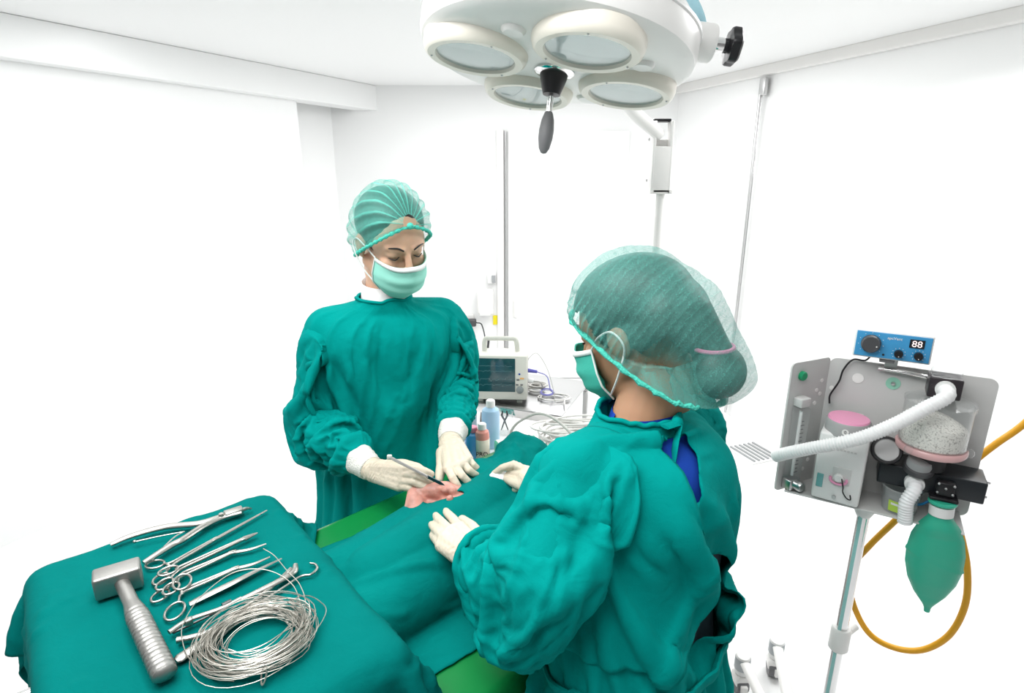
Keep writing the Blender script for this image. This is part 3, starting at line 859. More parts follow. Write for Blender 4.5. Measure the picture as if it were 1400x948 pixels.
def face_mask(parent, HM, m_main, label=None):
    rows = []; NU, NV = 36, 22
    for j in range(NV + 1):
        v = j / NV; r_ = []
        z = -0.004 - 0.098 * v
        half = 0.066 - 0.010 * abs(v - 0.45) - (0.016 * max(0, v - 0.7) / 0.3)
        for i in range(NU + 1):
            u = -1 + 2 * i / NU; au = abs(u)
            x = half * math.sin(u * 1.28) * 1.10
            base = 0.008 + 0.102 * math.cos(u * 1.28) ** 0.72
            prof = 0.018 * math.sin(math.pi * min(1, v * 1.05 + 0.15)) - 0.026 * max(0, v - 0.72) / 0.28
            nose = 0.006 * math.exp(-(u * 5) ** 2) * (1 - v) 
            pl = 0.0022 * math.sin(v * math.pi * 7) * (1 - au ** 3)
            zz = z + 0.008 * math.exp(-(u * 4) ** 2) * (1 - v) - 0.012 * (1 - au * au) * v + 0.006 * au * v
            r_.append(HM @ V((x, base + (prof + nose) * (1 - au ** 2) + pl, zz)))
        rows.append(r_)
    q = MB(); q.grid(rows); fm = ob('face_mask', q, m_main, parent, sharp=180)
    fm.modifiers.new('thickness', 'SOLIDIFY').thickness = 0.0016
    e = MB()
    cen = HM @ V((0, 0, -0.05))
    def strip(line, w):
        a = [p + (p - cen).normalized() * 0.0016 for p in line]
        e.tube(a, w, 8, flat=(1, 1))
    top = [rows[k // 2 if k % 2 == 0 else k // 2][0] for k in range(2)]
    w_ = MB(); w_.grid([[p + (p - cen).normalized() * 0.0018 for p in rows[0]], [p + (p - cen).normalized() * 0.0020 for p in rows[1]], [p + (p - cen).normalized() * 0.0018 for p in rows[2]]])
    ob('mask_top_edge', w_, M_MASKW, fm, sharp=180).modifiers.new('thickness', 'SOLIDIFY').thickness = 0.001
    strip([rows[j][0] for j in range(NV + 1)], 0.0016); ob('mask_side_edge', e, M_MASKW, fm)
    e = MB(); strip([rows[j][-1] for j in range(NV + 1)], 0.0016); ob('mask_side_edge', e, M_MASKW, fm)
    for sx, k in ((-1, 0), (1, -1)):
        l = MB()
        l.tube(bez([rows[0][k], HM @ V((sx * 0.079, 0.020, 0.014)), HM @ V((sx * 0.087, -0.012, 0.018)), HM @ V((sx * 0.088, -0.026, -0.010)), HM @ V((sx * 0.078, 0.006, -0.052)), rows[-3][k]], 8), 0.0018, 8)
        ob('ear_loop', l, M_MASKW, fm)
    return fm

def brow_and_lashes(parent, HM):
    for sx in (-1, 1):
        q = MB(); pts = bez([HM @ V((sx * 0.013, 0.0935, 0.030)), HM @ V((sx * 0.028, 0.0895, 0.037)), HM @ V((sx * 0.046, 0.0765, 0.033))], 8)
        q.tube(pts, [0.0012 + 0.0010 * math.sin(math.pi * min(1, 0.25 + k / len(pts) * 0.75)) for k in range(len(pts))], 8, flat=(0.6, 1.0))
        ob('eyebrow', q, M_HAIR, parent)
        q = MB(); pts = bez([HM @ V((sx * 0.018, 0.0822, 0.009)), HM @ V((sx * 0.031, 0.0858, 0.0045)), HM @ V((sx * 0.045, 0.0770, 0.008))], 8)
        q.tube(pts, [0.0006 + 0.0013 * math.sin(math.pi * k / (len(pts) - 1)) for k in range(len(pts))], 8)
        ob('eyelashes', q, M_HAIR, parent)
# ------------------------------------------------------------------ the person standing at the far side of the table
def torso_caps(chest, waist, pelvis, lat, sw):
    lat = V(lat)
    out = []
    for k in (-1, 0, 1):
        o = lat * (0.072 * k)
        out += [(chest + o + V((0, 0, 0.03)), waist + o * 0.85, 0.098, 0.088), (waist + o * 0.85, pelvis + o, 0.088, 0.104)]
    return out
def person_caps(neck, lat, sw, shz, elL, wrL, elR, wrR, chest, waist, pelvis, hx):
    lat = V(lat); c = torso_caps(chest, waist, pelvis, lat, sw)
    sL = neck + lat * sw; sR = neck - lat * sw; sL.z = sR.z = shz
    c += [(neck + V((0, 0, -0.03)), hx, 0.052, 0.050), (neck + V((0, 0, -0.045)), sL, 0.055, 0.052), (neck + V((0, 0, -0.045)), sR, 0.055, 0.052),
          (chest, sL, 0.085, 0.05), (chest, sR, 0.085, 0.05)]
    c += [(sL, elL, 0.048, 0.038), (elL, wrL, 0.038, 0.026), (sR, elR, 0.048, 0.038), (elR, wrR, 0.038, 0.026)]
    return c, sL, sR
def legs(pelvis, lat, z0=0.03, fwd=None):
    lat = V(lat); c = []
    for k in (-1, 1):
        hip = pelvis + lat * 0.085 * k; kn = V((hip.x, hip.y, pelvis.z * 0.52)); an = V((hip.x, hip.y, 0.085))
        c += [(hip, kn, 0.085, 0.056), (kn, an, 0.056, 0.036), (an, an + fwd * 0.15 - V((0, 0, 0.045)), 0.040, 0.030), (an - V((0, 0, 0.04)), an - fwd * 0.03 - V((0, 0, 0.045)), 0.034, 0.034)]
    return c
f1 = V((0.35, -0.94, 0)).normalized(); l1 = V((0.94, 0.35, 0)).normalized()
A = dict(neck=V((-0.331, 1.50, 1.295)), chest=V((-0.335, 1.49, 1.17)), waist=V((-0.35, 1.52, 1.02)), pelvis=V((-0.36, 1.53, 0.86)))
HM1 = head_matrix((-0.300, 1.470, 1.460), (0.60, -0.80), R(24), R(4))
elR1, wrR1 = V((-0.522, 1.40, 1.010)), atz(510, 643, 0.970)
elL1, wrL1 = V((-0.142, 1.55, 1.055)), atz(616, 606, 1.005)
capsA, sL1, sR1 = person_caps(A['neck'], l1, 0.146, 1.238, elL1, wrL1, elR1, wrR1, A['chest'], A['waist'], A['pelvis'], HM1 @ V((0, -0.03, -0.06)))
capsA_all = capsA + legs(A['pelvis'], l1, fwd=f1)
# her left hand, spread flat on the drape
zt = 0.985
def Zp(x, y, z): return atz(x, y, z)
hA_w = wrL1
hA_m = [Zp(613, 641, 1.012), Zp(623, 639, 1.014), Zp(632.5, 634, 1.012), Zp(640, 629, 1.006)]
hA_f = [[Zp(619, 654, 1.006), Zp(624, 662, 0.996), Zp(627.5, 667, 0.988)], [Zp(632, 651, 1.006), Zp(639, 658, 0.994), Zp(643, 661.5, 0.985)],
        [Zp(641, 643, 1.004), Zp(647, 647.5, 0.994), Zp(651.5, 650, 0.985)], [Zp(646.5, 636, 1.0), Zp(651, 640, 0.992), Zp(654.5, 643, 0.985)]]
hA_t = [Zp(607, 620, 1.003), Zp(604.5, 636, 0.998), Zp(602, 647, 0.990), Zp(600.5, 656, 0.982)]
segsA = hand_segs(hA_w, elL1 + (wrL1 - elL1) * 0.85, hA_m, hA_f, hA_t)
# her right hand, closed round the scalpel
hB_m = [Zp(551, 641, 1.020), Zp(552, 649, 1.010), Zp(550, 658, 0.997), Zp(547, 665, 0.985)]
hB_f = [[Zp(570, 641, 1.032), Zp(582, 645, 1.026), Zp(589.5, 648.5, 1.018)], [Zp(569, 650, 1.024), Zp(580, 654.5, 1.016), Zp(587.5, 658, 1.008)],
        [Zp(566, 659, 1.010), Zp(576, 664, 1.002), Zp(582, 666, 0.998)], [Zp(561, 667, 0.994), Zp(568, 671, 0.989), Zp(572, 673, 0.987)]]
hB_t = [Zp(530, 640, 0.995), Zp(551, 636, 1.005), Zp(570, 640, 1.000), Zp(586, 650, 0.995)]
segsB = hand_segs(wrR1, elR1 + (wrR1 - elR1) * 0.85, hB_m, hB_f, hB_t)
P1 = make_body('person', {'caps': capsA_all}, HM1, None, [segsA, segsB], M_SKIN)
tag(P1, 'person in teal gown and pale mask facing the camera, holding a scalpel over the patient', 'person')
make_glove(segsA, P1, wrL1, elL1); make_glove(segsB, P1, wrR1, elR1)
q = MB(); M3 = HM1.to_3x3()
q.ball(HM1 @ V((0, -0.020, 0.050)), (0.083, 0.094, 0.083), 24, 16, M3)
q.ball(HM1 @ V((0, -0.060, -0.02)), (0.062, 0.050, 0.055), 20, 12, M3)
hv, hf = remesh(q, 0.005, 3)
HI = HM1.inverted()
hf2 = [f for f in hf if (lambda c: c.z > -0.02 - (c.y + 0.03) * 0.35 and not (c.y > 0.05 and c.z < 0.064))(HI @ V(np.mean([hv[i] for i in f], 0)))]
mesh_obj('hair', hv.tolist(), hf2, M_HAIR, P1, sharp=180)
strip_cap(P1, HM1)
face_mask(P1, HM1, M_MASK)
brow_and_lashes(P1, HM1)
# gown
nA = A['neck']
up1 = (V((0.05, -0.18, 1))).normalized()
tabcol = lambda P: sd_box(P, tn(0.62, TN, PADZ - 0.10), MTn, (0.50, 0.305, 0.10), 0.02)
torso = [(V((-0.36, 1.53, 0.42)), l1, 0.225, 0.18), (V((-0.36, 1.53, 0.64)), l1, 0.205, 0.165), (A['pelvis'], l1, 0.188, 0.152), (A['waist'], l1, 0.172, 0.140),
         (A['chest'] + V((0, 0, -0.02)), l1, 0.168, 0.134), (A['chest'] + V((0, 0, 0.055)), l1, 0.166, 0.118), (nA + V((0, 0, -0.045)), l1, 0.150, 0.098),
         (nA + V((0, 0, -0.018)), l1, 0.108, 0.084), (nA + V((0, -0.004, 0.004)), l1, 0.078, 0.074), (nA + V((0, -0.008, 0.024)), l1, 0.068, 0.068)]
def edgewall(n0, sg):
    """the side of the table: cloth below its top stays outside it"""
    Nn = np.array(N_)
    def f(P):
        d = sg * (P @ Nn - n0); d = np.where(P[:, 2] > 0.955, 1.0, d)
        return d, np.tile(sg * Nn, (len(P), 1))
    return f
rowsA = dense_rings(torso, 92, 120)
GX1, GF1 = sim_tube(rowsA, [lambda P: sd_caps(P, caps_t(capsA_all, 0.004)), edgewall(-1.112, -1)], ((0, 0.5, 0.80, 0.9, 1), (1.16, 1.16, 1.12, 1.02, 1.0)), ((0, 1), (1.05, 1.05)), [90, 91], steps=210, bend=0.05)
GX1, NA, SA = upsample(GX1, 92, 120, True); GF1 = grid_faces(NA, SA)
uvA = [(i / NA * 1.0, min(j, SA - j) / SA * 1.1) for i in range(NA) for j in range(SA)]
GX1 = creases(GX1, GF1, uvA, 0.0125, 2.4, 11, seed=2.2, sharp=3, mask=lambda k: min(1, (NA - 1 - k // SA) / 24))
G1 = cloth_obj('gown', GX1, GF1, M_GOWN, P1, th=0.002)
def sleeve_path(neck, s, el, wr):
    s2 = neck + (s - neck) * 0.50; s2.z = s.z - 0.008
    d = (wr - el).normalized()
    out = (s - neck); out.z = 0; out = out.normalized()
    cu = wr - d * 0.052
    return [s2 - V((0, 0, 0.014)), s + out * 0.004 + V((0, 0, -0.022)), s * 0.5 + el * 0.5 + out * 0.006, el, el * 0.5 + cu * 0.5, el * 0.12 + cu * 0.88, cu]
slcapsA = caps_t(capsA_all, 0.0) + caps_t(torso_caps(A['chest'], A['waist'], A['pelvis'], l1, .15), 0.022)
make_sleeve(G1, sleeve_path(nA, sL1, elL1, wrL1), [0.062, 0.067, 0.064, 0.055, 0.046, 0.039, 0.031], slcapsA, M_GOWN, along=((0, 0.35, 0.55, 1), (1.03, 1.08, 1.24, 1.30)), around=((0, 1), (1.03, 1.04)), g=-0.35)
make_sleeve(G1, sleeve_path(nA, sR1, elR1, wrR1), [0.062, 0.067, 0.068, 0.064, 0.058, 0.048, 0.031], slcapsA, M_GOWN, extra=[tabcol], seed=5.0)
def neck_ring(n, up, a, b, lat, h, ph=0, amp=0.0):
    lat = V(lat); up = V(up); lat = (lat - up * lat.dot(up)).normalized(); fw = lat.cross(up).normalized()
    return [n + up * (h + amp * math.sin(5 * t + ph)) + lat * a * math.cos(t) + fw * b * math.sin(t) for t in [2 * math.pi * k / 64 for k in range(64)]]
# neckline band and white shirt collar
ring = [V(GX1[(NA - 1) * SA + 2 * k]) for k in range(120)]
q = MB(); q.tube([p + V((0, 0, 0.0015 * math.sin(k * 0.42))) for k, p in enumerate(ring)], 0.0042, 8, closed=True)
ob('collar_band', q, M_GOWN, G1, sharp=180)
q = MB(); q.grid([neck_ring(nA, up1, 0.062, 0.060, l1, 0.012), neck_ring(nA + V((-0.002, 0.008, 0)), up1, 0.060, 0.058, l1, 0.032), neck_ring(nA + V((-0.006, 0.020, 0.012)), up1, 0.058, 0.058, l1, 0.050)], close_u=True)
sc_ = ob('shirt_collar', q, M_COTTONW, P1, sharp=180); sc_.modifiers.new('thickness', 'SOLIDIFY').thickness = 0.003
sc_['label'] = 'white shirt collar showing above the gown'
q = MB(); kx = ring[6]; q.tube(bez([kx + V((0, -0.01, 0.004)), kx + V((0.008, -0.012, -0.006)), kx + V((0.02, -0.010, -0.018))], 6), 0.004, 8, flat=(1.6, 0.5)); ob('neck_tie', q, M_GOWN, G1)

# scalpel in her right hand
def along(name, label, cat, segs):
    return None
a_, b_ = Zp(531, 624.5, 1.065), Zp(607, 663.5, 1.012)
scp = thing('scalpel', a_, 'steel scalpel held in the gloved hand above the patch of skin', 'scalpel')
d_ = (b_ - a_); 
q = MB(); q.tube([a_, a_ + d_ * 0.25, a_ + d_ * 0.72], [0.0034, 0.0036, 0.003], 8, flat=(1.2, 0.7)); ob('handle', q, mat('scalpel_steel', (0.26, 0.26, 0.25), 0.3, 1.0), scp)
q = MB(); q.box(a_ + d_ * 0.02, (0.010, 0.007, 0.010), bev=0.002); ob('end_cap', q, M_IVORY, scp)
q = MB(); sx_, sy_ = basis(d_)
q.prism([(0, -0.0035), (d_.length * 0.24, -0.0035), (d_.length * 0.31, 0.0005), (d_.length * 0.24, 0.0035), (0, 0.003)], a_ + d_ * 0.70, d_.normalized(), sy_, sx_, 0.0016)
ob('blade', q, mat('dark_blade_steel', (0.06, 0.09, 0.11), 0.25, 0.9), scp)
# ------------------------------------------------------------------ the person at the near side, seen from behind
f2 = V((-0.75, 0.66, 0)).normalized(); l2 = V((-f2.y, f2.x, 0))
B_ = dict(neck=V((0.205, 0.885, 1.235)), chest=V((0.222, 0.835, 1.10)), waist=V((0.200, 0.780, 0.95)), pelvis=V((0.190, 0.755, 0.80)))
HM2 = head_matrix((0.206, 0.945, 1.370), (-0.76, 0.65), R(22), R(-3))
elL2, wrL2 = V((0.036, 0.665, 1.10)), atz(655, 768, 1.010)
elR2, wrR2 = V((0.275, 1.10, 0.985)), atz(732, 669, 1.015)
capsB, sL2, sR2 = person_caps(B_['neck'], l2, 0.155, 1.195, elL2, wrL2, elR2, wrR2, B_['chest'], B_['waist'], B_['pelvis'], HM2 @ V((0, -0.03, -0.06)))
capsB_all = capsB + legs(B_['pelvis'], l2, fwd=f2)
# her left hand, resting flat on the drape
hC_m = [Zp(629, 722, 1.014), Zp(616, 727, 1.016), Zp(607.5, 736, 1.012), Zp(604, 746, 1.004)]
hC_f = [[Zp(618.5, 709, 1.010), Zp(612.5, 703, 1.000), Zp(609, 699, 0.990)], [Zp(605, 716, 1.012), Zp(599, 709.5, 1.0), Zp(595.5, 705.5, 0.990)],
        [Zp(599, 727, 1.008), Zp(593.5, 721.5, 0.998), Zp(590.5, 718, 0.989)], [Zp(598, 739, 1.0), Zp(594, 735, 0.992), Zp(592, 732, 0.987)]]
hC_t = [Zp(659, 750, 1.008), Zp(656, 735, 1.006), Zp(645, 721, 1.0), Zp(632, 711, 0.992)]
segsC = hand_segs(wrL2, elL2 + (wrL2 - elL2) * 0.85, hC_m, hC_f, hC_t)
# her right hand, pinching a white gauze
hD_m = [Zp(722, 645, 1.030), Zp(716, 651, 1.026), Zp(713, 658, 1.016), Zp(713, 664, 1.006)]
hD_f = [[Zp(702.5, 635.5, 1.040), Zp(687, 640, 1.026), Zp(676, 648, 1.006)], [Zp(701, 645, 1.020), Zp(692, 652, 1.000), Zp(690, 657, 0.990)],
        [Zp(703, 658, 1.002), Zp(699, 664, 0.985), Zp(704, 668, 0.980)], [Zp(706, 668, 0.995), Zp(704, 672, 0.982), Zp(709, 674, 0.980)]]
hD_t = [Zp(728, 668, 1.005), Zp(716, 664, 1.012), Zp(702, 659, 1.010), Zp(690, 652.5, 1.002)]
segsD = hand_segs(wrR2, elR2 + (wrR2 - elR2) * 0.85, hD_m, hD_f, hD_t)
P2 = make_body('person', {'caps': capsB_all}, HM2, None, [segsC, segsD], M_SKIN2)
tag(P2, 'person in teal gown and net cap seen from behind, hair bun inside the cap', 'person')
make_glove(segsC, P2, wrL2, elL2); make_glove(segsD, P2, wrR2, elR2)
M3 = HM2.to_3x3()
BUN = V((0.0, -0.118, -0.090))
q = MB()
q.ball(HM2 @ V((0, -0.012, 0.047)), (0.087, 0.106, 0.081), 24, 16, M3)
q.ball(HM2 @ V((0, -0.064, 0.010)), (0.080, 0.068, 0.074), 20, 12, M3)
q.cone(HM2 @ V((0, -0.10, 0.0)), HM2 @ V((0, -0.125, -0.055)), 0.040, 0.024)
q.ball(HM2 @ BUN, (0.046, 0.042, 0.044), 20, 12, M3)
hv, hf = remesh(q, 0.005, 3)
HI2 = HM2.inverted()
hf2 = [f for f in hf if (lambda c: (c.z > -0.030 - (c.y + 0.03) * 0.35 or c.y < -0.095) and not (c.y > 0.03 and c.z < 0.070 - (0.09 - c.y) * 0.2))(HI2 @ V(np.mean([hv[i] for i in f], 0)))]
hair2 = mesh_obj('hair', hv.tolist(), hf2, M_HAIR, P2, sharp=180)
q = MB(); q.tube([HM2 @ (V((0, -0.122, -0.052)) + V((0.030 * math.cos(t), 0.028 * math.sin(t), 0.010 * math.sin(t)))) for t in [2 * math.pi * k / 24 for k in range(24)]], 0.0035, 8, closed=True)
ob('hair_tie', q, mat('pink_elastic', (0.75, 0.22, 0.42), 0.7), hair2)
# bouffant cap with the bun bagged out at the back
def bouffant(parent, HM):
    q = MB(); M3 = HM.to_3x3(); HI = HM.inverted()
    q.ball(HM @ V((0, -0.008, 0.048)), (0.095, 0.107, 0.092), 32, 20, M3)
    q.ball(HM @ V((0, -0.025, 0.004)), (0.096, 0.080, 0.062), 32, 20, M3)
    q.ball(HM @ V((0, -0.060, 0.018)), (0.086, 0.078, 0.084), 28, 16, M3)
    q.cone(HM @ V((0, -0.085, 0.0)), HM @ V((0, -0.115, -0.075)), 0.074, 0.054, 24)
    q.ball(HM @ V((0, -0.122, -0.094)), (0.058, 0.050, 0.050), 24, 14, M3)
    q.ball(HM @ V((0, -0.070, -0.085)), (0.052, 0.045, 0.038), 24, 14, M3)
    co, fs = remesh(q, 0.0034, 26, 0.5)
    L = np.array([tuple(HI @ V(p)) for p in co])
    def rim(y): return np.interp(y, [-0.22, -0.12, -0.07, -0.03, 0.0, 0.03, 0.07, 0.12], [-0.160, -0.150, -0.112, -0.066, -0.030, 0.004, 0.046, 0.078])
    h = L[:, 2] - rim(L[:, 1])
    # gather towards the elastic and pleat
    cen = np.array([0, -0.035, 0.01]); plv = [0.0] * len(L)
    for k in range(len(L)):
        x, y, z = L[k]; t = max(0.0, min(1.0, h[k] / 0.03))
        pull = 1 - 0.025 * (1 - t) ** 2
        d = np.array([x, y, z]) - cen; r = np.linalg.norm(d); d /= r
        fold = math.sin((y * 0.60 + z * 0.80) * 520 + 1.6 * noise.noise(V((x * 16, y * 16, z * 16)))) * 0.0024 * max(0.12, min(1, (y + 0.075) / 0.09) * max(0, 1 - max(0, h[k]) / 0.11)) 
        lump = 0.0035 * noise.noise(V((x * 26, y * 26, z * 26))) + 0.0022 * (1 - abs(noise.noise(V((x * 18 + 3, y * 9, z * 30))))) 
        L[k] = cen + d * (r * pull + fold + lump)
        wt_ = max(0.12, min(1, (y + 0.075) / 0.09) * max(0, 1 - max(0, h[k]) / 0.11)); plv[k] = max(0.0, fold / 0.0024 / wt_) ** 4 * min(1, wt_ * 1.7)
        if h[k] < 0.03 and y > -0.075:                                      # stay outside the head at the elastic
            vx, vy_ = L[k, 0], L[k, 1] + 0.008; e_ = math.hypot(vx / 0.086, vy_ / 0.106)
            if e_ < 1: L[k, 0] = vx / e_; L[k, 1] = vy_ / e_ - 0.008
    keepf = [f for f in fs if np.mean([h[i] for i in f]) > 0]
    # snap the border on the rim line
    ec = {}
    for f in keepf:
        for a in range(len(f)):
            e = (min(f[a], f[(a + 1) % len(f)]), max(f[a], f[(a + 1) % len(f)])); ec[e] = ec.get(e, 0) + 1
    bn = sorted({i for e, c in ec.items() if c == 1 for i in e})
    for i in bn: L[i, 2] = rim(L[i, 1])
    W = [tuple(HM @ V(p)) for p in L]
    cap = mesh_obj('cap', W, keepf, M_CAP2, parent, sharp=180)
    at = cap.data.attributes.new('pleat', 'FLOAT', 'POINT'); at.data.foreach_set('value', plv)
    ang = sorted(bn, key=lambda i: math.atan2(L[i, 0], L[i, 1] + 0.05))
    pts = []
    for b in range(90):
        lo = -math.pi + 2 * math.pi * b / 90
        sel = [i for i in ang if lo <= math.atan2(L[i, 0], L[i, 1] + 0.05) < lo + 2 * math.pi / 90]
        if sel: pts.append(np.mean([L[i] for i in sel], 0))
    pts = [HM @ (V(p) + V((0, 0, 0.002 * math.sin(k * 2.3)))) for k, p in enumerate(pts)]
    e = MB(); e.tube(pts, [0.0040 + 0.0012 * math.sin(k * 1.9) for k in range(len(pts))], 8, closed=True)
    ob('elastic_band', e, M_CAPB, cap)
    return cap
M_CAP2 = cap_material('green_bouffant_net_loose', (0.14, 0.46, 0.40), 0.20, 0.50)
bouffant(P2, HM2)
face_mask(P2, HM2, M_MASKD)
brow_and_lashes(P2, HM2)
# gown, open at the nape over a blue scrub shirt
nB = B_['neck']
bk = -f2
torsoB = [(V((0.195, 0.745, 0.36)), l2, 0.215, 0.170), (V((0.192, 0.75, 0.60)), l2, 0.20, 0.155), (B_['pelvis'], l2, 0.180, 0.142), (B_['waist'], l2, 0.160, 0.122),
          (B_['chest'] + V((0, 0, -0.06)), l2, 0.182, 0.146), (B_['chest'] + V((0, 0, 0.03)), l2, 0.178, 0.140), (nB + V((0.008, -0.012, -0.055)), l2, 0.158, 0.105),
          (nB + V((0, 0, -0.020)), l2, 0.112, 0.086), (nB + V((0, 0, 0.000)), l2, 0.078, 0.072), (nB + V((0, 0, 0.020)), l2, 0.066, 0.064)]
NB, SB = 92, 120
rowsB = dense_rings(torsoB, NB, SB)
def near_row(z): return min(range(len(rowsB)), key=lambda i: abs(rowsB[i][0].z - z))
beltrow = near_row(0.925)
GX2, GF2 = sim_tube(rowsB, [lambda P: sd_caps(P, caps_t(capsB_all, 0.004)), edgewall(-0.488, 1)], ((0, 0.5, 0.80, 0.9, 1), (1.16, 1.18, 1.14, 1.02, 1.0)), ((0, 1), (1.10, 1.10)),
                    [NB - 2, NB - 1, beltrow], steps=210, bend=0.05)
GX2, NB2, SB2 = upsample(GX2, NB, SB, True); beltrow *= 2
uvB = [(i / NB2 * 1.0, min(j, SB2 - j) / SB2 * 1.1) for i in range(NB2) for j in range(SB2)]
GF2 = grid_faces(NB2, SB2)
GX2 = creases(GX2, GF2, uvB, 0.013, 3.4, 7, seed=8.8, sharp=3, mask=lambda k: min(1, (NB2 - 1 - k // SB2) / 20))
# the slits at the back: a narrow opening below the collar and a second gap above the waist tie
spine = 2 * max(range(SB), key=lambda j: (rowsB[NB - 20][j] - nB).dot(bk))
zrow = lambda z: 2 * near_row(z)
sg_ = 1 if (rowsB[NB - 20][(spine // 2 + 10) % SB] - nB).dot(l2) > 0 else -1          # columns towards her left
NB, SB = NB2, SB2
def colof(k): return ((k % SB) - spine + SB // 2) % SB - SB // 2
zr0, zr1, zr2 = zrow(1.155), zrow(0.950), zrow(1.09)
def gap(i):
    """(centre column, half width) of the opening in row i, or None"""
    t = (i - zr0) / (NB - 1 - zr0)
    if 0 < t and i < NB - 5: return sg_ * 8, 0.3 + 7.5 * math.sin(math.pi * min(1, 0.02 + t * 1.0)) ** 0.8
    t = (i - zr1) / (zr2 - zr1)
    if 0 < t < 1: return sg_ * 3, 15.0 * math.sin(math.pi * (1 - t) ** 0.7) ** 0.8
def slit(f):
    g_ = [gap(k // SB) for k in f]
    return all(g_) and all(abs(colof(k) - c_) <= w_ + 0.75 for k, (c_, w_) in zip(f, g_))
GFk = [f for f in GF2 if not slit(f)]
ec_ = {}
for f in GFk:
    for a in range(4):
        e = (min(f[a], f[(a + 1) % 4]), max(f[a], f[(a + 1) % 4])); ec_[e] = ec_.get(e, 0) + 1
GX2c = GX2.copy()
for k in {q_ for e, c in ec_.items() if c == 1 for q_ in e}:                # trim the borders of the openings to smooth lines
    g_ = gap(k // SB)
    if g_ is None or abs(colof(k) - g_[0]) > g_[1] + 3: continue
    t_ = g_[0] + (g_[1] if colof(k) > g_[0] else -g_[1]); c0 = int(math.floor(t_)); f_ = t_ - c0; r0_ = (k // SB) * SB
    GX2c[k] = GX2[r0_ + (spine + c0) % SB] * (1 - f_) + GX2[r0_ + (spine + c0 + 1) % SB] * f_
GX2 = GX2c
G2 = cloth_obj('gown', GX2, GFk, M_GOWN, P2, th=0.002)
# overlapping back panel
NV2 = vert_normals(GX2, GF2)
fl_ = []; j0, j1 = (-72, -14) if sg_ < 0 else (14, 72)
rowsF = []
for i in range(zr1 + 4, NB - 8):
    r_ = []
    for k in range(52):
        jj = j0 + (j1 - j0) * k / 51; edge = (k / 51) if j0 < 0 else 1 - k / 51
        t = (i - zr1) / (NB - zr1); jj += (5 * math.sin(t * 5)) * edge
        c0 = int(math.floor(jj)); f = jj - c0
        a_, b_ = i * SB + (spine + c0) % SB, i * SB + (spine + c0 + 1) % SB
        r_.append(V(GX2[a_]).lerp(V(GX2[b_]), f) + V(NV2[a_]) * (0.0015 + 0.012 * edge ** 1.5 * (1 + 0.5 * math.sin(t * 14))))
    rowsF.append(r_)
q = MB(); q.grid(rowsF); bp_ = ob('back_panel', q, M_GOWN, G2, sharp=180); bp_.modifiers.new('thickness', 'SOLIDIFY').thickness = 0.002
# blue shirt under it
shirt = [(c, l, a - 0.016, b - 0.014) for c, l, a, b in torsoB[5:]]
rs = dense_rings(shirt, 44, 80)
SX = np.array([tuple(p) for r in rs for p in r])
bc_ = caps_t(capsB_all)
def shrink(P, off):
    for _ in range(3):
        d_, n_ = sd_caps(P, bc_); P = P - n_ * (d_ - off)[:, None]
    return P
SX = shrink(SX, 0.0015)
SFc = [f for f in grid_faces(44, 80) if SX[list(f), 2].mean() > 1.135]
so = mesh_obj('scrub_shirt', SX.tolist(), SFc, M_BLUESH, P2, sharp=180); so['label'] = 'blue scrub shirt showing through the gown slit at the nape'
low = dense_rings(torsoB[2:7], 40, 80)  # dark slate layer over the body, painted as the shade inside the lower gap
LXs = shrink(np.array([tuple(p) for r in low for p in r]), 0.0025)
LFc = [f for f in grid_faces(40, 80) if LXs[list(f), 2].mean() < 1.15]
dk = mesh_obj('gap_shade', LXs.tolist(), LFc, mat('slate_gap_shade', (0.045, 0.075, 0.095), 0.85), P2, sharp=180); dk['label'] = 'dark slate layer painted as shade in the gap above the waist tie'
slcapsB = caps_t(capsB_all, 0.0) + caps_t(torso_caps(B_['chest'], B_['waist'], B_['pelvis'], l2, .15), 0.024)
make_sleeve(G2, sleeve_path(nB, sL2, elL2, wrL2), [0.074, 0.084, 0.080, 0.072, 0.064, 0.052, 0.031], slcapsB, M_GOWN, extra=[tabcol], seed=11.0, g=-0.9)
make_sleeve(G2, sleeve_path(nB, sR2, elR2, wrR2), [0.070, 0.078, 0.075, 0.072, 0.066, 0.054, 0.031], slcapsB, M_GOWN, extra=[tabcol], seed=14.0)
ring = [V(GX2[(NB - 1) * SB + k]) for k in range(SB)]
q = MB(); q.tube([p + V((0, 0, 0.001 * math.sin(k * 0.42))) for k, p in enumerate(ring)], 0.0045, 8, closed=True)
ob('collar_band', q, M_GOWN, G2, sharp=180)
# knotted tie at the nape
kp = ring[(spine + sg_ * 6) % SB] + bk * 0.004
q = MB(); q.tube(bez([kp + l2 * 0.03 + V((0, 0, 0.004)), kp + bk * 0.008 + V((0, 0, 0.0)), kp + bk * 0.016 + l2 * 0.022 + V((0, 0, -0.022)), kp + bk * 0.022 + l2 * 0.040 + V((0, 0, -0.045))], 8), [0.008] * 25, 8, flat=(1.2, 0.35)); ob('neck_tie', q, M_GOWN, G2)
q = MB(); q.ball(kp + bk * 0.006, (0.010, 0.010, 0.012)); ob('tie_knot', q, M_GOWN, G2)
# waist tie
wr_ = [V(GX2[beltrow * SB + k]) for k in range(SB)]; wc = sum(wr_, V((0, 0, 0))) / SB
q = MB(); q.tube([p + (p - wc).normalized() * 0.004 + V((0, 0, 0.004 * math.sin(k * 0.21))) for k, p in enumerate(wr_)], 0.016, 10, closed=True, flat=(0.35, 1.0)); ob('waist_tie', q, M_GOWN, G2)
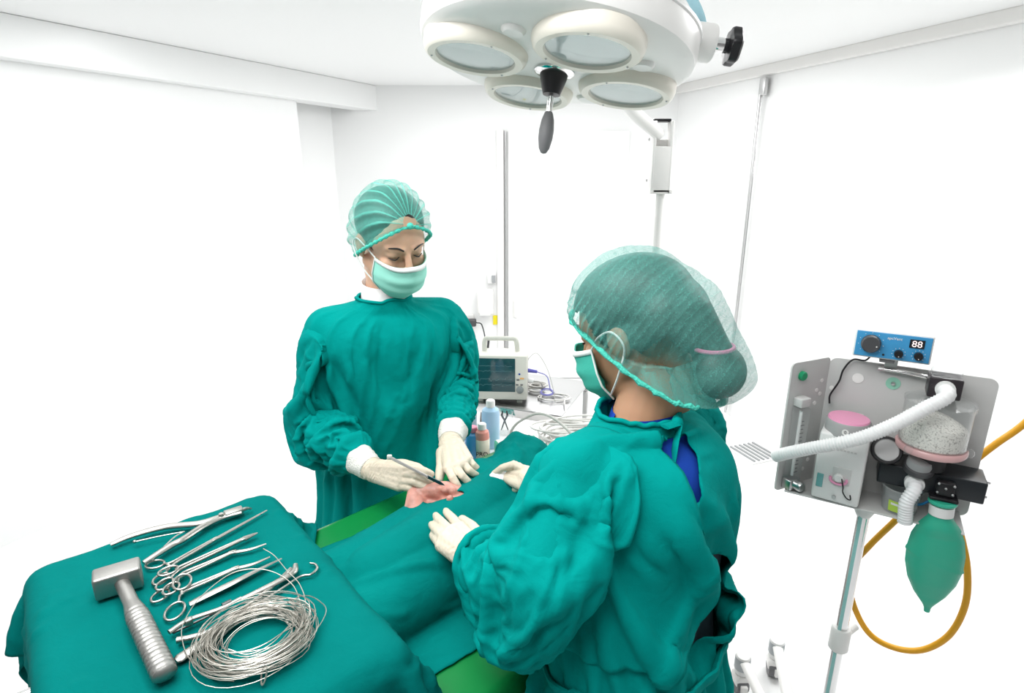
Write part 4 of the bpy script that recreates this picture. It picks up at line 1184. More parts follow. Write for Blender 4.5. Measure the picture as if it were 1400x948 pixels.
# gauze
g0 = Zp(683, 652, 1.0)
gz = MB(); gz.ball(Zp(681, 650.5, 1.004), (0.019, 0.013, 0.010), 20, 12); gz.ball(Zp(690, 652, 1.004), (0.019, 0.012, 0.009), 18, 10); gz.ball(Zp(674, 651, 0.996), (0.015, 0.012, 0.008), 18, 10)
gv, gf = remesh(gz, 0.0016, 2)
gv = np.array([tuple(V(p) + noise.noise_vector(V(p) * 130) * 0.0022) for p in gv])
tag(mesh_obj('gauze', gv.tolist(), gf, M_COTTONW, sharp=180), 'small white gauze swab pinched between gloved fingers over the drape', 'gauze')
# ------------------------------------------------------------------ steel instruments laid on the tray cloth
TS = TZ + 0.0075                                     # cloth surface
def T(x, y, h=0.004): return atz(x, y, TS + h)
def px7(cx, cy, h=0.004): return T(120 + cx / 3.536, 680 + cy / 3.536, h)
GT = 'ring-handled clamps on the tray cloth'

# mallet
a, b = px7(28, 430, 0.020), px7(262, 358, 0.020); d = (b - a).normalized(); cm = (a + b) / 2
ml = thing('mallet', cm, 'steel surgical mallet with a blocky head and notched grip', 'mallet')
Mh = Matrix((d, V((-d.y, d.x, 0)), Z_)).transposed()
q = MB(); q.box(cm, ((b - a).length, 0.036, 0.036), Mh, 0.004); ob('mallet_head', q, mat('matte_steel', (0.36, 0.355, 0.34), 0.44, 1.0, bump=0.05, bscale=300), ml)
h0, h1 = px7(165, 415, 0.020), px7(378, 868, 0.015); n = 90; pts = [h0.lerp(h1, k / n) for k in range(n + 1)]; rr = []
for k in range(n + 1):
    t = k / n; r = 0.0085 + 0.0045 * min(1, max(0, (t - 0.25) / 0.15))
    if 0.36 < t < 0.97: r -= 0.0016 * (0.5 + 0.5 * math.cos(t * 2 * math.pi * 27)) ** 2
    if t > 0.97: r *= math.sqrt(max(0.05, 1 - ((t - 0.97) / 0.031) ** 2))
    rr.append(r)
q = MB(); q.tube(pts, rr, 16, flat=(1.18, 0.92)); ob('handle', q, MATS['matte_steel'], ml, sharp=30)

def bar(mb, pts, w0, w1, th=0.0035, nseg=8):
    P = bez(pts, nseg); k = len(P)
    mb.tube(P, [w0 + (w1 - w0) * i / (k - 1) for i in range(k)], 10, flat=(1.0, th / max(w0, w1)))
def ringpart(mb, c, rx, ry, dirv, r=0.0019):
    d = V((dirv.x, dirv.y, 0)).normalized(); e = V((-d.y, d.x, 0))
    mb.tube([c + d * rx * math.cos(t) + e * ry * math.sin(t) for t in [2 * math.pi * k / 36 for k in range(36)]], r, 8, closed=True)
def hemostat(label, tip, joint, sh, r1, r2, bend=0.0, jaw=0.0030, name='hemostat', rad=(0.014, 0.0105)):
    """ring-handled clamp: two crossing halves, each jaw + shank + finger ring, a box joint and a ratchet"""
    L = thing(name, joint, label, 'clamp', GT)
    d = (joint - tip).normalized(); e = V((-d.y, d.x, 0))
    for sgn, rc in ((1, r1), (-1, r2)):
        mb = MB()
        mid = tip.lerp(joint, 0.5) + e * bend
        mb.tube(bez([tip + e * 0.0006 * sgn, mid + e * 0.0012 * sgn, joint + e * 0.001 * sgn], 8), [0.0011 + (jaw - 0.0011) * k / 16 for k in range(17)], 10, flat=(1.0, 0.8))
        rd = (rc - sh).normalized(); att = rc - rd * rad[0]
        bar(mb, [joint - e * 0.0014 * sgn, sh.lerp(joint, 0.5) - e * 0.0030 * sgn, sh - e * 0.0040 * sgn, att], 0.0026, 0.0020, 0.003)
        ob('clamp_half', mb, M_TOOL, L)
        mb = MB(); ringpart(mb, rc, rad[0], rad[1], rd); ob('finger_ring', mb, M_TOOL, L)
    mb = MB(); Mj = Matrix((d, e, Z_)).transposed(); mb.box(joint, (0.013, 0.0085, 0.005), Mj, 0.0014); mb.lathe([(0.0, 0.0032), (0.0022, 0.0032), (0.0022, 0.002)], joint, Z_, 10); ob('box_joint', mb, M_TOOL, L)
    mb = MB(); mb.box(sh.lerp(r1.lerp(r2, 0.5), 0.25), (0.004, 0.011, 0.003), Mj, 0.0008); ob('ratchet', mb, M_TOOL, L)
    return L
O7 = lambda x, y, h=0.005: T(x, y, h)
hemostat('long straight ring-handled clamp second from the far edge, beside the bone cutter', O7(365, 698), O7(294, 738), O7(236, 771), O7(212, 772, 0.004), O7(220, 792, 0.004))
hemostat('thick-jawed needle holder between the long straight clamp and the slim bent-tip clamp', O7(352, 729, 0.007), O7(334, 737, 0.007), O7(247, 777, 0.007), O7(230, 781, 0.010), O7(225, 799, 0.008), jaw=0.0048, name='needle_holder')
hemostat('slim clamp with a bent tip lying below the needle holder', O7(364, 744), O7(318, 756), O7(249, 787), O7(234, 805, 0.010), O7(219, 815, 0.004), bend=0.004)
hemostat('curved clamp with one large finger ring toward the mallet grip', O7(369, 762), O7(322, 778), O7(250, 809), O7(249, 796, 0.012), O7(239, 836, 0.004), bend=0.004, rad=(0.019, 0.0125))

# bone cutter with sprung handles
bc = thing('bone_cutter', O7(301, 708), 'large bone cutter with two sprung handles, farthest tool on the tray', 'cutter')
for pts, w in (([O7(330, 699, .009), O7(304, 706, .009), O7(272, 716, .010), O7(225, 721, .011), O7(180, 733, .010), O7(151, 745, .008)], (0.0055, 0.0045)),
               ([O7(330, 701, .009), O7(304, 708, .009), O7(278, 720, .010), O7(250, 738, .010), O7(236, 745, .010), O7(212, 760, .009), O7(196, 770, .008)], (0.0055, 0.0050))):
    q = MB(); P = bez(pts, 8); q.tube(P, [w[0] * (0.85 + 0.35 * math.sin(math.pi * k / (len(P) - 1))) for k in range(len(P))], 10, flat=(1.0, 0.75)); ob('handle', q, M_TOOL, bc)
d = (O7(334, 697) - O7(306, 706)).normalized(); e = V((-d.y, d.x, 0)); Mj = Matrix((d, e, Z_)).transposed()
q = MB(); q.box((O7(308, 704, .009) + O7(331, 698, .009)) / 2, (0.032, 0.017, 0.012), Mj, 0.002); ob('jaw_block', q, M_TOOL, bc)
q = MB(); q.tube(bez([O7(330, 698, .010), O7(338, 695.5, .010), O7(344, 696, .006)], 6), [0.0045 - 0.003 * k / 12 for k in range(13)], 8); ob('jaw', q, M_TOOL, bc)
q = MB(); q.lathe([(0, .007), (.004, .007), (.005, .005), (.005, -.005)], O7(303, 707, .010), Z_, 12); ob('pivot_screw', q, M_TOOL, bc)
for pts in ([O7(184, 741, .009), O7(215, 734, .010), O7(252, 727, .010)], [O7(252, 727, .010), O7(238, 735, .010), O7(221, 751, .010)]):
    q = MB(); bar(q, pts, 0.0016, 0.0012, 0.001); ob('leaf_spring', q, M_TOOL, bc)
q = MB(); q.ball(O7(184, 741, .009), 0.003); ob('spring_screw', q, M_TOOL, bc)

# thumb forceps
fo = thing('thumb_forceps', O7(320, 795), 'flat thumb forceps with a straight tip, lying between the curved clamp and the plate holder', 'forceps')
for sg in (0, 1):
    q = MB(); P = [O7(385, 764, .004 + .001 * sg), O7(350, 781, .004 + .005 * sg), O7(318, 797, .004 + .006 * sg), O7(285, 813, .004 + .003 * sg), O7(259, 826, .004)]
    B_z = bez(P, 8); q.tube(B_z, [0.0018 + 0.0042 * math.sin(math.pi * min(1, k / (len(B_z) - 1) * 0.72)) for k in range(len(B_z))], 10, flat=(1.0, 0.3)); ob('prong', q, M_TOOL, fo)

# bone holding forceps with speed lock
bh = thing('bone_holding_forceps', O7(330, 820), 'bone-holding forceps with a leaf-shaped jaw and a ratchet arm, beside the wire coil', 'forceps')
q = MB(); P = bez([O7(404, 772, .008), O7(401, 783, .008), O7(378, 797, .008), O7(340, 815, .009), O7(318, 824, .009)], 10); q.tube(P, [0.0016 + 0.0030 * math.sin(math.pi * min(1, .1 + k / (len(P) - 1))) + 0.0012 for k in range(len(P))], 10, flat=(1, .7)); ob('jaw', q, M_TOOL, bh)
q = MB(); bar(q, [O7(398, 778, .006), O7(372, 803, .006), O7(340, 828, .006), O7(290, 862, .006), O7(262, 872, .006), O7(242, 876, .006)], 0.0034, 0.0050, 0.0045); ob('handle', q, M_TOOL, bh)
q = MB(); bar(q, [O7(330, 818, .010), O7(300, 833, .010), O7(258, 848, .010), O7(231, 865, .010)], 0.0032, 0.0042, 0.003); ob('handle', q, M_TOOL, bh)
q = MB(); q.tube([O7(314, 827, .007), O7(285, 843, .007), O7(236, 866, .007)], 0.0018, 8); ob('ratchet_arm', q, mat('dark_steel', (0.10, 0.10, 0.10), 0.3, 1.0), bh)
q = MB(); q.box(O7(258, 851, .010), (0.011, 0.009, 0.012), Mj, 0.002); ob('lock_nut', q, M_TOOL, bh)
q = MB(); q.tube([O7(316, 823, .010), O7(304, 829, .010)], 0.0042, 10); ob('hinge', q, MATS['dark_steel'], bh)

# hook ended elevator
hk = thing('hooked_elevator', O7(300, 865), 'steel elevator with a curled hook tip and broad flat handle running under the wire coil', 'elevator')
q = MB(); P = bez([O7(424, 770.5, .004), O7(431, 772, .004), O7(433.5, 778, .004), O7(425, 786, .004), O7(411, 789, .004), O7(385, 806, .004), O7(330, 842, .004), O7(300, 864, .004)], 8)
q.tube(P, [0.0018 + 0.0010 * k / len(P) for k in range(len(P))], 10); ob('hook', q, M_TOOL, hk)
q = MB(); P = bez([O7(304, 861, .005), O7(290, 872, .005), O7(262, 890, .005), O7(240, 904, .005)], 8); q.tube(P, [0.003 + 0.0055 * min(1, k / 6) * (1 if k < len(P) - 2 else (0.8 if k == len(P) - 2 else 0.45)) for k in range(len(P))], 12, flat=(1, .45)); ob('handle', q, M_TOOL, hk)

# coil of wire
wc_ = T(353, 881, 0.0)
cw = thing('wire_coil', wc_, 'loose coil of thin bright steel wire on the near corner of the tray cloth', 'wire')
rg = random.Random(3); pts = []; turns = 56
m_a, m_b = V((0.93, 0.36, 0)), V((-0.36, 0.93, 0))
for k in range(turns):
    r0 = 0.043 + 0.031 * rg.random() ** 0.8; ox, oy = rg.uniform(-.011, .011), rg.uniform(-.009, .009); z = 0.004 + 0.020 * rg.random(); el = rg.uniform(.86, 1.05); tl = rg.uniform(-.006, .006)
    for s in range(30):
        t = 2 * math.pi * s / 30
        pts.append((r0 * 1.08 * math.cos(t) + ox, r0 * el * math.sin(t) + oy, z + tl * math.cos(t * 2 + k)))
# soften the jumps from loop to loop
P = np.array(pts)
for _ in range(5): P[1:-1] = (P[:-2] + P[1:-1] * 2 + P[2:]) / 4
P[:, 2] = np.maximum(P[:, 2], 0.002)
q = MB(); q.tube([wc_ + m_a * p[0] + m_b * p[1] + V((0, 0, p[2])) for p in P], 0.00062, 5)
ob('coil', q, M_WIRE, cw)
for pl in ([O7(360, 750.5, .012), O7(375, 760, .012), O7(392, 780, .013), O7(410, 800, .014), O7(418, 830, .014), O7(405, 870, .016), O7(370, 905, .014)],
           [O7(300, 925, .010), O7(262, 905, .010), O7(249, 875, .014), O7(252, 850, .018), O7(276, 815, .018), O7(320, 783, .018), O7(365, 780, .014), O7(400, 800, .012), O7(415, 840, .012)],
           [O7(385, 900, .010), O7(425, 870, .008), O7(445, 840, .008), O7(440, 825, .008), O7(415, 815, .012), O7(370, 835, .014)],
           [O7(320, 932, .008), O7(290, 928, .008), O7(270, 910, .012), O7(274, 880, .018), O7(310, 845, .02), O7(360, 815, .02)],
           [O7(312, 888, .012), O7(340, 895, .010), O7(372, 880, .010), O7(400, 850, .010)]):
    q = MB(); q.tube(bez(pl, 12), 0.00075, 5); ob('stray_strand', q, M_WIRE, cw)
q = MB(); tw = T(361, 922, 0.012); q.tube([tw + V((0.003 * math.cos(t), 0.010 * math.sin(t) * .8, 0.009 * math.sin(t))) for t in [2 * math.pi * k / 20 for k in range(20)]], 0.0012, 6, closed=True); ob('binding', q, M_WIRE, cw)
# ------------------------------------------------------------------ surgical lamp on a floor column
Lc = atd(760.6, 78.6, 1.20)
ln = V((-0.135, -0.156, -1.0)).normalized()                                  # the way it shines
la = V((1.0, 0.0, 0.0)); la = (la - ln * la.dot(ln)).normalized()
lb = ln.cross(la).normalized()
if lb.y > 0: lb = -lb
def LP(a, b, n): return Lc + la * a + lb * b + ln * n
lamp = thing('surgical_lamp', (0.50, 2.20, 0), 'big white round four-lens surgical lamp hanging at the top, held by a pale column behind', 'lamp')
q = MB(); q.lathe([(0.0, -0.15), (0.10, -0.146), (0.20, -0.125), (0.245, -0.095), (0.273, -0.055), (0.279, -0.045), (0.279, -0.010), (0.275, 0.004), (0.262, 0.013), (0.20, 0.020), (0.09, 0.026), (0.0, 0.027)], Lc, ln, 72)
ob('lamp_head', q, M_WHITE, lamp, sharp=30)
q = MB(); q.lathe([(0.2795, -0.050), (0.2820, -0.048), (0.2820, -0.042), (0.2795, -0.040)], Lc, ln, 72); ob('rim_seal', q, M_PLAST, lamp)
M_REF = mat('lamp_reflector', (0.93, 0.95, 0.95), 0.25, 0.25)
M_LGL = clear_mat('lamp_glass', (0.93, 0.97, 0.97), haze=0.25)
for az in (162.8, 72.8, -17.2, -107.2):
    A_ = R(az); c = LP(0.1667 * math.cos(A_), 0.1667 * math.sin(A_), 0.014)
    q = MB(); q.lathe([(0.104, -0.006), (0.1035, 0.014), (0.100, 0.024), (0.094, 0.029), (0.080, 0.028), (0.0775, 0.023), (0.0775, 0.014)], c, ln, 48); lu = ob('lens_housing', q, M_CREAM, lamp, sharp=35)
    q = MB(); q.lathe([(0.002, 0.006), (0.04, 0.008), (0.066, 0.013), (0.077, 0.019)], c, ln, 40); ob('reflector', q, M_REF, lu)
    q = MB(); q.lathe([(0.0, 0.0235), (0.040, 0.024), (0.077, 0.0222), (0.077, 0.0205), (0.0, 0.0205)], c, ln, 40); ob('glass', q, M_LGL, lu)
    for s in range(3):
        q = MB(); t = A_ + 2.1 * s + 0.4; q.ball(c + la * 0.088 * math.cos(t) + lb * 0.088 * math.sin(t) + ln * 0.0285, 0.0026, 8, 6); ob('screw', q, M_STEEL, lu)
for az in (117.8, 27.8, -62.2):
    A_ = R(az); q = MB(); q.lathe([(0.0, 0.008), (0.018, 0.008), (0.023, 0.003), (0.024, -0.006)], LP(0.185 * math.cos(A_), 0.185 * math.sin(A_), 0.020), ln, 20); ob('vent_boss', q, M_WHITE, lamp)
# sterile handle
q = MB(); q.lathe([(0.040, 0.018), (0.042, 0.030), (0.036, 0.034), (0.012, 0.034)], Lc, ln, 24); ob('handle_flange', q, M_CHROME, lamp)
q = MB(); q.lathe([(0.029, 0.034), (0.027, 0.045), (0.018, 0.074), (0.0, 0.075)], Lc, ln, 20); ob('handle_socket', q, M_BLACK, lamp, sharp=30)
q = MB(); q.lathe([(0.0065, 0.07), (0.0065, 0.112)], Lc, ln, 12); ob('handle_rod', q, M_CHROME, lamp)
q = MB(); q.lathe([(0.007, 0.108), (0.009, 0.111), (0.0130, 0.124), (0.0155, 0.145), (0.0150, 0.162), (0.0112, 0.182), (0.006, 0.191), (0.0, 0.193)], Lc, ln, 20); ob('handle_grip', q, M_GREY, lamp)
# yoke and pivot knobs
M_LBLUE = mat('light_blue_band', (0.36, 0.60, 0.68), 0.4)
q = MB(); arc = [LP(0.288 * math.cos(t), 0.02 - 0.05 * math.sin(t), -0.050 - 0.195 * math.sin(t)) for t in [math.pi / 2 * k / 40 for k in range(41)]]
q.tube(arc, 0.026, 10, flat=(0.25, 1.0), up=lb); ob('yoke', q, M_LBLUE, lamp)
for sg in (1,):
    q = MB(); o = LP(sg * 0.266, 0.03, -0.056); q.lathe([(0.036, 0.0), (0.036, 0.036), (0.033, 0.040), (0.0, 0.040)], o, la * sg, 24); pv = ob('pivot', q, M_WHITE, lamp)
    q = MB(); q.lathe([(0.012, 0.036), (0.014, 0.048), (0.014, 0.060)], o, la * sg, 14); ob('pivot_stem', q, M_CHROME, pv)
    q = MB(); o2 = o + la * sg * 0.052
    rows = [[o2 + la * sg * h + (lb * math.cos(t) + ln * math.sin(t)) * r * (1 + 0.07 * math.cos(6 * t)) for t in [2 * math.pi * k / 48 for k in range(48)]] for r, h in ((0.012, 0), (0.013, 0.016), (0.032, 0.018), (0.034, 0.022), (0.034, 0.034), (0.030, 0.038))]
    q.grid(rows, close_u=True); q.f.append(tuple(len(q.v) - 48 + k for k in range(48))); ob('pivot_knob', q, M_BLACK, pv)
    q = MB(); q.lathe([(0.026, 0.0), (0.026, 0.002), (0.0, 0.002)], o2 + la * sg * 0.0375, la * sg, 24); ob('knob_disc', q, M_IVORY, pv)
# arm, bracket, column, base
bt, bb = aty(903, 166, 2.20), aty(903, 265, 2.20)
yt = LP(0, 0.0, -0.245)
q = MB(); q.tube(bez([LP(0.0, 0.06, -0.245), LP(0.02, -0.14, -0.26), bt + V((-0.16, -0.16, 0.06)), bt + V((-0.005, -0.01, -0.045))], 10), 0.022, 14); ob('support_arm', q, M_WHITE, lamp)
bcx = (bt + bb) / 2
q = MB()
for sx in (-0.030, 0.030): q.box(bcx + V((sx, 0, 0)), (0.010, 0.060, (bt - bb).length), bev=0.003)
q.box(bcx + V((0, 0.02, -0.03)), (0.060, 0.012, (bt - bb).length - 0.06), bev=0.002); q.box(bb + V((0, 0, 0.008)), (0.07, 0.06, 0.016), bev=0.003)
q.box(bcx + V((0, -0.026, -0.04)), (0.060, 0.008, (bt - bb).length - 0.09), bev=0.002)
ob('column_bracket', q, M_WHITE, lamp)
q = MB(); q.box(bt + V((0.008, 0.022, 0.004)), (0.06, 0.05, 0.010), bev=0.002); ob('bracket_cap', q, M_BLACK, lamp)
for dz in (-0.06, -0.20):
    for sx in (-1, 1):
        q = MB(); q.lathe([(0.006, 0), (0.006, 0.004), (0.0, 0.006)], bt + V((sx * 0.035, -0.005, dz)), V((sx, 0, 0)), 10); ob('bolt', q, M_STEEL, lamp)
q = MB(); q.lathe([(0.016, 0.03), (0.016, bb.z)], (bb.x, bb.y, 0), Z_, 16); ob('column', q, M_WHITE, lamp)
q = MB(); q.lathe([(0.20, 0.012), (0.20, 0.04), (0.16, 0.06), (0.03, 0.08), (0.0, 0.08)], (bb.x, bb.y, 0), Z_, 32); ob('base', q, M_WHITE, lamp)
q = MB(); q.lathe([(0.0, 0.0), (0.19, 0.0), (0.19, 0.013), (0.0, 0.013)], (bb.x, bb.y, 0), Z_, 32); ob('base_foot', q, M_DGREY, lamp)
# ------------------------------------------------------------------ monitor trolley, cart and what stands on them
VZ = 0.73
va = V((0.927, -0.376, 0)).normalized(); vb = V((0.376, 0.927, 0)).normalized()
V0 = atz(768, 569, VZ)                                                    # front right corner
MV = Matrix((va, vb, Z_)).transposed()
def VP(a, b, z=VZ): return V((V0.x, V0.y, 0)) + va * a + vb * b + V((0, 0, z))
vt = thing('monitor_trolley', VP(-0.35, 0.22, 0), 'stainless steel trolley carrying the patient monitor', 'trolley')
q = MB(); q.box(VP(-0.35, 0.21, VZ - 0.004), (0.70, 0.42, 0.008), MV, 0.002); ob('top', q, M_STEEL, vt)
q = MB()
q.box(VP(-0.35, 0.004, VZ - 0.020), (0.70, 0.008, 0.040), MV, 0.002); ob('front_rim', q, M_CHROME, vt)
q = MB(); q.box(VP(-0.35, 0.418, VZ - 0.020), (0.70, 0.008, 0.040), MV, 0.002); ob('back_rim', q, M_CHROME, vt)
for a in (-0.685, -0.012):
    for b in (0.02, 0.40):
        q = MB(); q.box(VP(a, b, (VZ - 0.04) / 2 + 0.035), (0.022, 0.022, VZ - 0.105), MV, 0.004); ob('leg', q, M_STEEL, vt)
        q = MB(); q.lathe([(0, -0.011), (0.03, -0.011), (0.034, -0.004), (0.034, 0.004), (0.03, 0.011), (0, 0.011)], VP(a, b, 0.034), vb, 16); ob('caster', q, M_DGREY, vt)
q = MB(); q.box(VP(-0.35, 0.21, 0.22), (0.66, 0.40, 0.012), MV, 0.003); ob('lower_shelf', q, M_STEEL, vt)

# patient monitor
mY = 2.22
mc_ = aty(683, 502, mY); mc_.z = VZ + 0.112
mw, mh, md = 0.205, 0.192, 0.10
ma = V((0.998, -0.06, 0)).normalized(); mb2 = V((0.06, 0.998, 0)).normalized(); MMo = Matrix((ma, mb2, Z_)).transposed()
def MP(a, z, c=0.0): return mc_ + ma * a + V((0, 0, z)) - mb2 * c          # c towards the viewer from the front face
pm = thing('patient_monitor', V((mc_.x, mc_.y, VZ)), 'ivory patient monitor with a dark screen standing on the steel trolley', 'monitor')
q = MB(); q.box(mc_ + mb2 * md / 2, (mw + 0.02, md, mh), MMo, 0.014); body_ = ob('case', q, M_IVORY, pm)
q = MB(); q.box(MP(0, 0, 0.003), (mw + 0.016, 0.012, mh - 0.004), MMo, 0.006); ob('bezel', q, M_IVORY, pm)
M_SCR = mat('dark_screen', (0.012, 0.062, 0.075), 0.12, coat=0.5)
q = MB(); q.box(MP(-0.020, 0.012, 0.0095), (0.166, 0.004, 0.140), MMo, 0.0015); ob('screen', q, M_SCR, pm)
M_TR = mat('pale_squiggle', (0.12, 0.26, 0.28), 0.4)  # faint pale squiggles laid over the dark screen
for k, (z0, am) in enumerate(((0.055, 0.010), (0.030, 0.006), (-0.010, 0.014), (-0.038, 0.012))):
    q = MB(); rg = random.Random(k); P = [MP(-0.085 + 0.134 * i / 26, 0.004 + z0 * 0.85 + am * (rg.random() - .5) * (1.6 if rg.random() < .25 else .4), 0.012) for i in range(27)]
    q.tube(P, 0.0006, 5); ob('screen_squiggle', q, M_TR, pm)
q = MB(); q.lathe([(0.015, 0), (0.0145, 0.007), (0.012, 0.009), (0, 0.009)], MP(0.082, -0.048, 0.009), -mb2, 22); ob('knob', q, mat('grey_dial', (0.24, 0.27, 0.27), 0.4), pm)
for a, z, w, m in ((0.071, -0.027, .010, M_GREY), (0.089, -0.027, .010, M_GREY), (0.074, -0.006, .011, M_GREY), (0.090, 0.0, .016, mat('orange_key', (0.75, 0.42, 0.14), 0.5)), (0.080, 0.018, .007, M_BLUESH)):
    q = MB(); q.box(MP(a, z, 0.010), (w, 0.004, 0.006), MMo, 0.001); ob('button', q, m, pm)
q = MB(); P = [MP(-0.066, mh / 2 - 0.01, -0.05), MP(-0.062, mh / 2 + 0.046, -0.05), MP(-0.035, mh / 2 + 0.052, -0.05), MP(0.035, mh / 2 + 0.052, -0.05), MP(0.062, mh / 2 + 0.046, -0.05), MP(0.070, mh / 2 - 0.01, -0.05)]
q.tube(bez(P, 6), 0.010, 10, flat=(1, .7)); ob('handle', q, M_IVORY, pm)
for a in (-0.08, 0.08):
    for c in (-0.02, -0.08):
        q = MB(); q.box(MP(a, -mh / 2 - 0.008, c), (0.022, 0.018, 0.016), MMo, 0.003); ob('foot', q, M_IVORY, pm)
q = MB()
for i in range(7): q.box(MP(-0.088 + i * 0.005, 0.081, 0.0095), (0.0036, 0.001, 0.003), MMo)
ob('maker_mark', q, M_GREY, pm)['kind'] = 'stuff'
# plugs on the side of the monitor
q = MB(); q.tube([MP(0.108, 0.022, -0.03), MP(0.150, 0.018, -0.025)], [0.009, 0.006], 12); ob('sensor_plug', q, mat('violet_plug', (0.10, 0.10, 0.42), 0.4), pm)['label'] = 'blue sensor plug'
q = MB(); q.tube([MP(0.108, -0.02, -0.03), MP(0.135, -0.024, -0.03)], [0.012, 0.010], 12); ob('lead_plug', q, M_PLAST, pm)

def coil_cable(name, c, rx, ry, turns, zr, r, m, label, seed, ax=V((1, 0, 0)), ay=V((0, 1, 0)), tail=None, head=None, cat='cable', tilt=0.0):
    rg = random.Random(seed); pts = []
    for k in range(turns):
        s1, s2 = rg.uniform(.62, 1.1), rg.uniform(.62, 1.1); ox, oy = rg.uniform(-.2, .2) * rx, rg.uniform(-.2, .2) * ry; z = zr[0] + (zr[1] - zr[0]) * (k + rg.random()) / (turns + 1); tl = rg.uniform(-.5, .5) * tilt
        for s in range(24):
            t = 2 * math.pi * s / 24
            pts.append(c + ax * (rx * s1 * math.cos(t) + ox) + ay * (ry * s2 * math.sin(t) + oy) + V((0, 0, z + tl * math.cos(t + k) + abs(tl))))
    P = np.array([tuple(p) for p in pts])
    for _ in range(6): P[1:-1] = (P[:-2] + P[1:-1] * 2 + P[2:]) / 4
    pts = [V(p) for p in P]
    if head: pts = bez(head + [pts[0]], 10)[:-1] + pts
    if tail: pts = pts + bez([pts[-1]] + tail, 10)[1:]
    q = MB(); q.tube(pts, r, 7); o = ob(name, q, m); tag(o, label, cat); return o
M_CAB = mat('grey_cable', (0.52, 0.51, 0.48), 0.45); M_CABW = mat('pale_cable', (0.72, 0.71, 0.68), 0.45); M_CABV = mat('violet_cable', (0.22, 0.22, 0.55), 0.45)
def VT(x, y, h=0.004): return atz(x, y, VZ + h)
coil_cable('monitor_cable', VT(733, 534), 0.042, 0.040, 7, (0.004, 0.03), 0.0030, M_CAB, 'small tight coil of grey cable on the trolley right beside the monitor', 4, head=[MP(0.135, -0.024, -0.03), MP(0.165, -0.03, -0.03)])
coil_cable('patient_lead', VT(757, 545), 0.070, 0.055, 3, (0.003, 0.012), 0.0024, M_CABW, 'loose pale lead looping over the front right corner of the trolley', 9,
           tail=[VT(772, 548, .012), VP(0.012, 0.02, VZ + 0.006), VP(0.030, -0.02, VZ - 0.08), VP(0.035, -0.05, 0.70)])
coil_cable('sensor_lead', VT(747, 540), 0.036, 0.040, 2, (0.012, 0.016), 0.0022, M_CABV, 'thin violet sensor lead curled on the trolley top', 12, head=[MP(0.150, 0.018, -0.025), MP(0.190, 0.0, -0.02), MP(0.205, -0.05, 0.0)])
q = MB(); q.tube(bez([MP(0.105, 0.045, -0.04), MP(0.120, 0.075, -0.04), MP(0.150, 0.090, -0.04), MP(0.190, 0.03, -0.03), MP(0.215, -0.05, -0.02), MP(0.225, -0.105, 0.0)], 10), 0.0014, 6)
tag(ob('probe_wire', q, M_CAB), 'thin grey probe wire arching above the coiled cable beside the monitor', 'cable')

# mains cable and plug behind the monitor
pk = aty(641, 441, FY - 0.05)
so_ = thing('wall_socket', (pk.x, FY, pk.z), 'white wall socket with a dark plug pushed into it behind the gowned person', 'socket')
q = MB(); q.box((pk.x - 0.02, FY - 0.012, pk.z), (0.12, 0.024, 0.12), bev=0.006); ob('plate', q, M_WHITE, so_)
pw = thing('power_cable', (pk.x, FY - 0.03, pk.z), 'dark mains plug and cable running down to the monitor', 'cable')
q = MB(); q.box((pk.x + 0.01, FY - 0.055, pk.z), (0.10, 0.055, 0.06), bev=0.012); ob('plug', q, M_DGREY, pw)
q = MB(); e0 = V((pk.x + 0.06, FY - 0.055, pk.z)); e1 = MP(-0.06, 0.06, -md - 0.004)
q.tube(bez([e0, e0 + V((0.05, -0.04, -0.02)), e0 + V((0.085, -0.3, -0.16)), e0 + V((0.08, -1.2, -0.45)), e1 + V((0, 0.10, 0.01)), e1], 10), 0.005, 8); ob('cord', q, M_DGREY, pw)

# white supply cart in front of the trolley
KZ = 0.745
kc = thing('supply_cart', (0.16, 1.80, 0), 'low white supply cart behind the operating table, holding bottles and heaped cables', 'cart')
q = MB(); q.box((0.16, 1.80, KZ - 0.012), (0.62, 0.40, 0.024), bev=0.006); ob('top', q, M_WHITE, kc)
q = MB(); q.box((0.16, 1.80, 0.38), (0.58, 0.37, 0.645), bev=0.006); ob('cabinet', q, M_WHITE, kc)
for i in range(3):
    q = MB(); q.box((0.16, 1.612, 0.19 + 0.19 * i), (0.54, 0.012, 0.17), bev=0.004); dw = ob('drawer', q, M_PLAST, kc)
    q = MB(); q.tube([(0.08, 1.606, 0.19 + 0.19 * i), (0.08, 1.59, 0.19 + 0.19 * i), (0.24, 1.59, 0.19 + 0.19 * i), (0.24, 1.606, 0.19 + 0.19 * i)], 0.005, 8); ob('drawer_handle', q, M_STEEL, dw)
for x in (-0.10, 0.42):
    for y in (1.64, 1.96):
        q = MB(); q.lathe([(0, -0.011), (0.03, -0.011), (0.036, -0.004), (0.036, 0.004), (0.03, 0.011), (0, 0.011)], (x, y, 0.036), V((1, 0, 0)), 16); ob('caster', q, M_DGREY, kc)
def KP(px, y): return V((aty(px, 590, y).x, y, KZ))
def bottle(c, r, h, m_body, m_cap, label, name='bottle', capr=0.6, lab=None):
    b = thing(name, c, label, 'bottle')
    q = MB(); q.lathe([(0, 0.0), (r * .92, 0.0), (r, 0.004), (r, h * .72), (r * .9, h * .80), (r * .45, h * .86), (r * .45, h * .88)], c, Z_, 24); ob('body', q, m_body, b)
    q = MB(); q.lathe([(r * capr, h * .86), (r * capr, h * .98), (r * capr * .85, h), (0, h)], c, Z_, 20); ob('cap', q, m_cap, b)
    if lab:
        q = MB(); q.lathe([(r + .0006, h * .12), (r + .0006, h * .62)], c, Z_, 24); ob('label', q, lab, b, sharp=180)
    return b
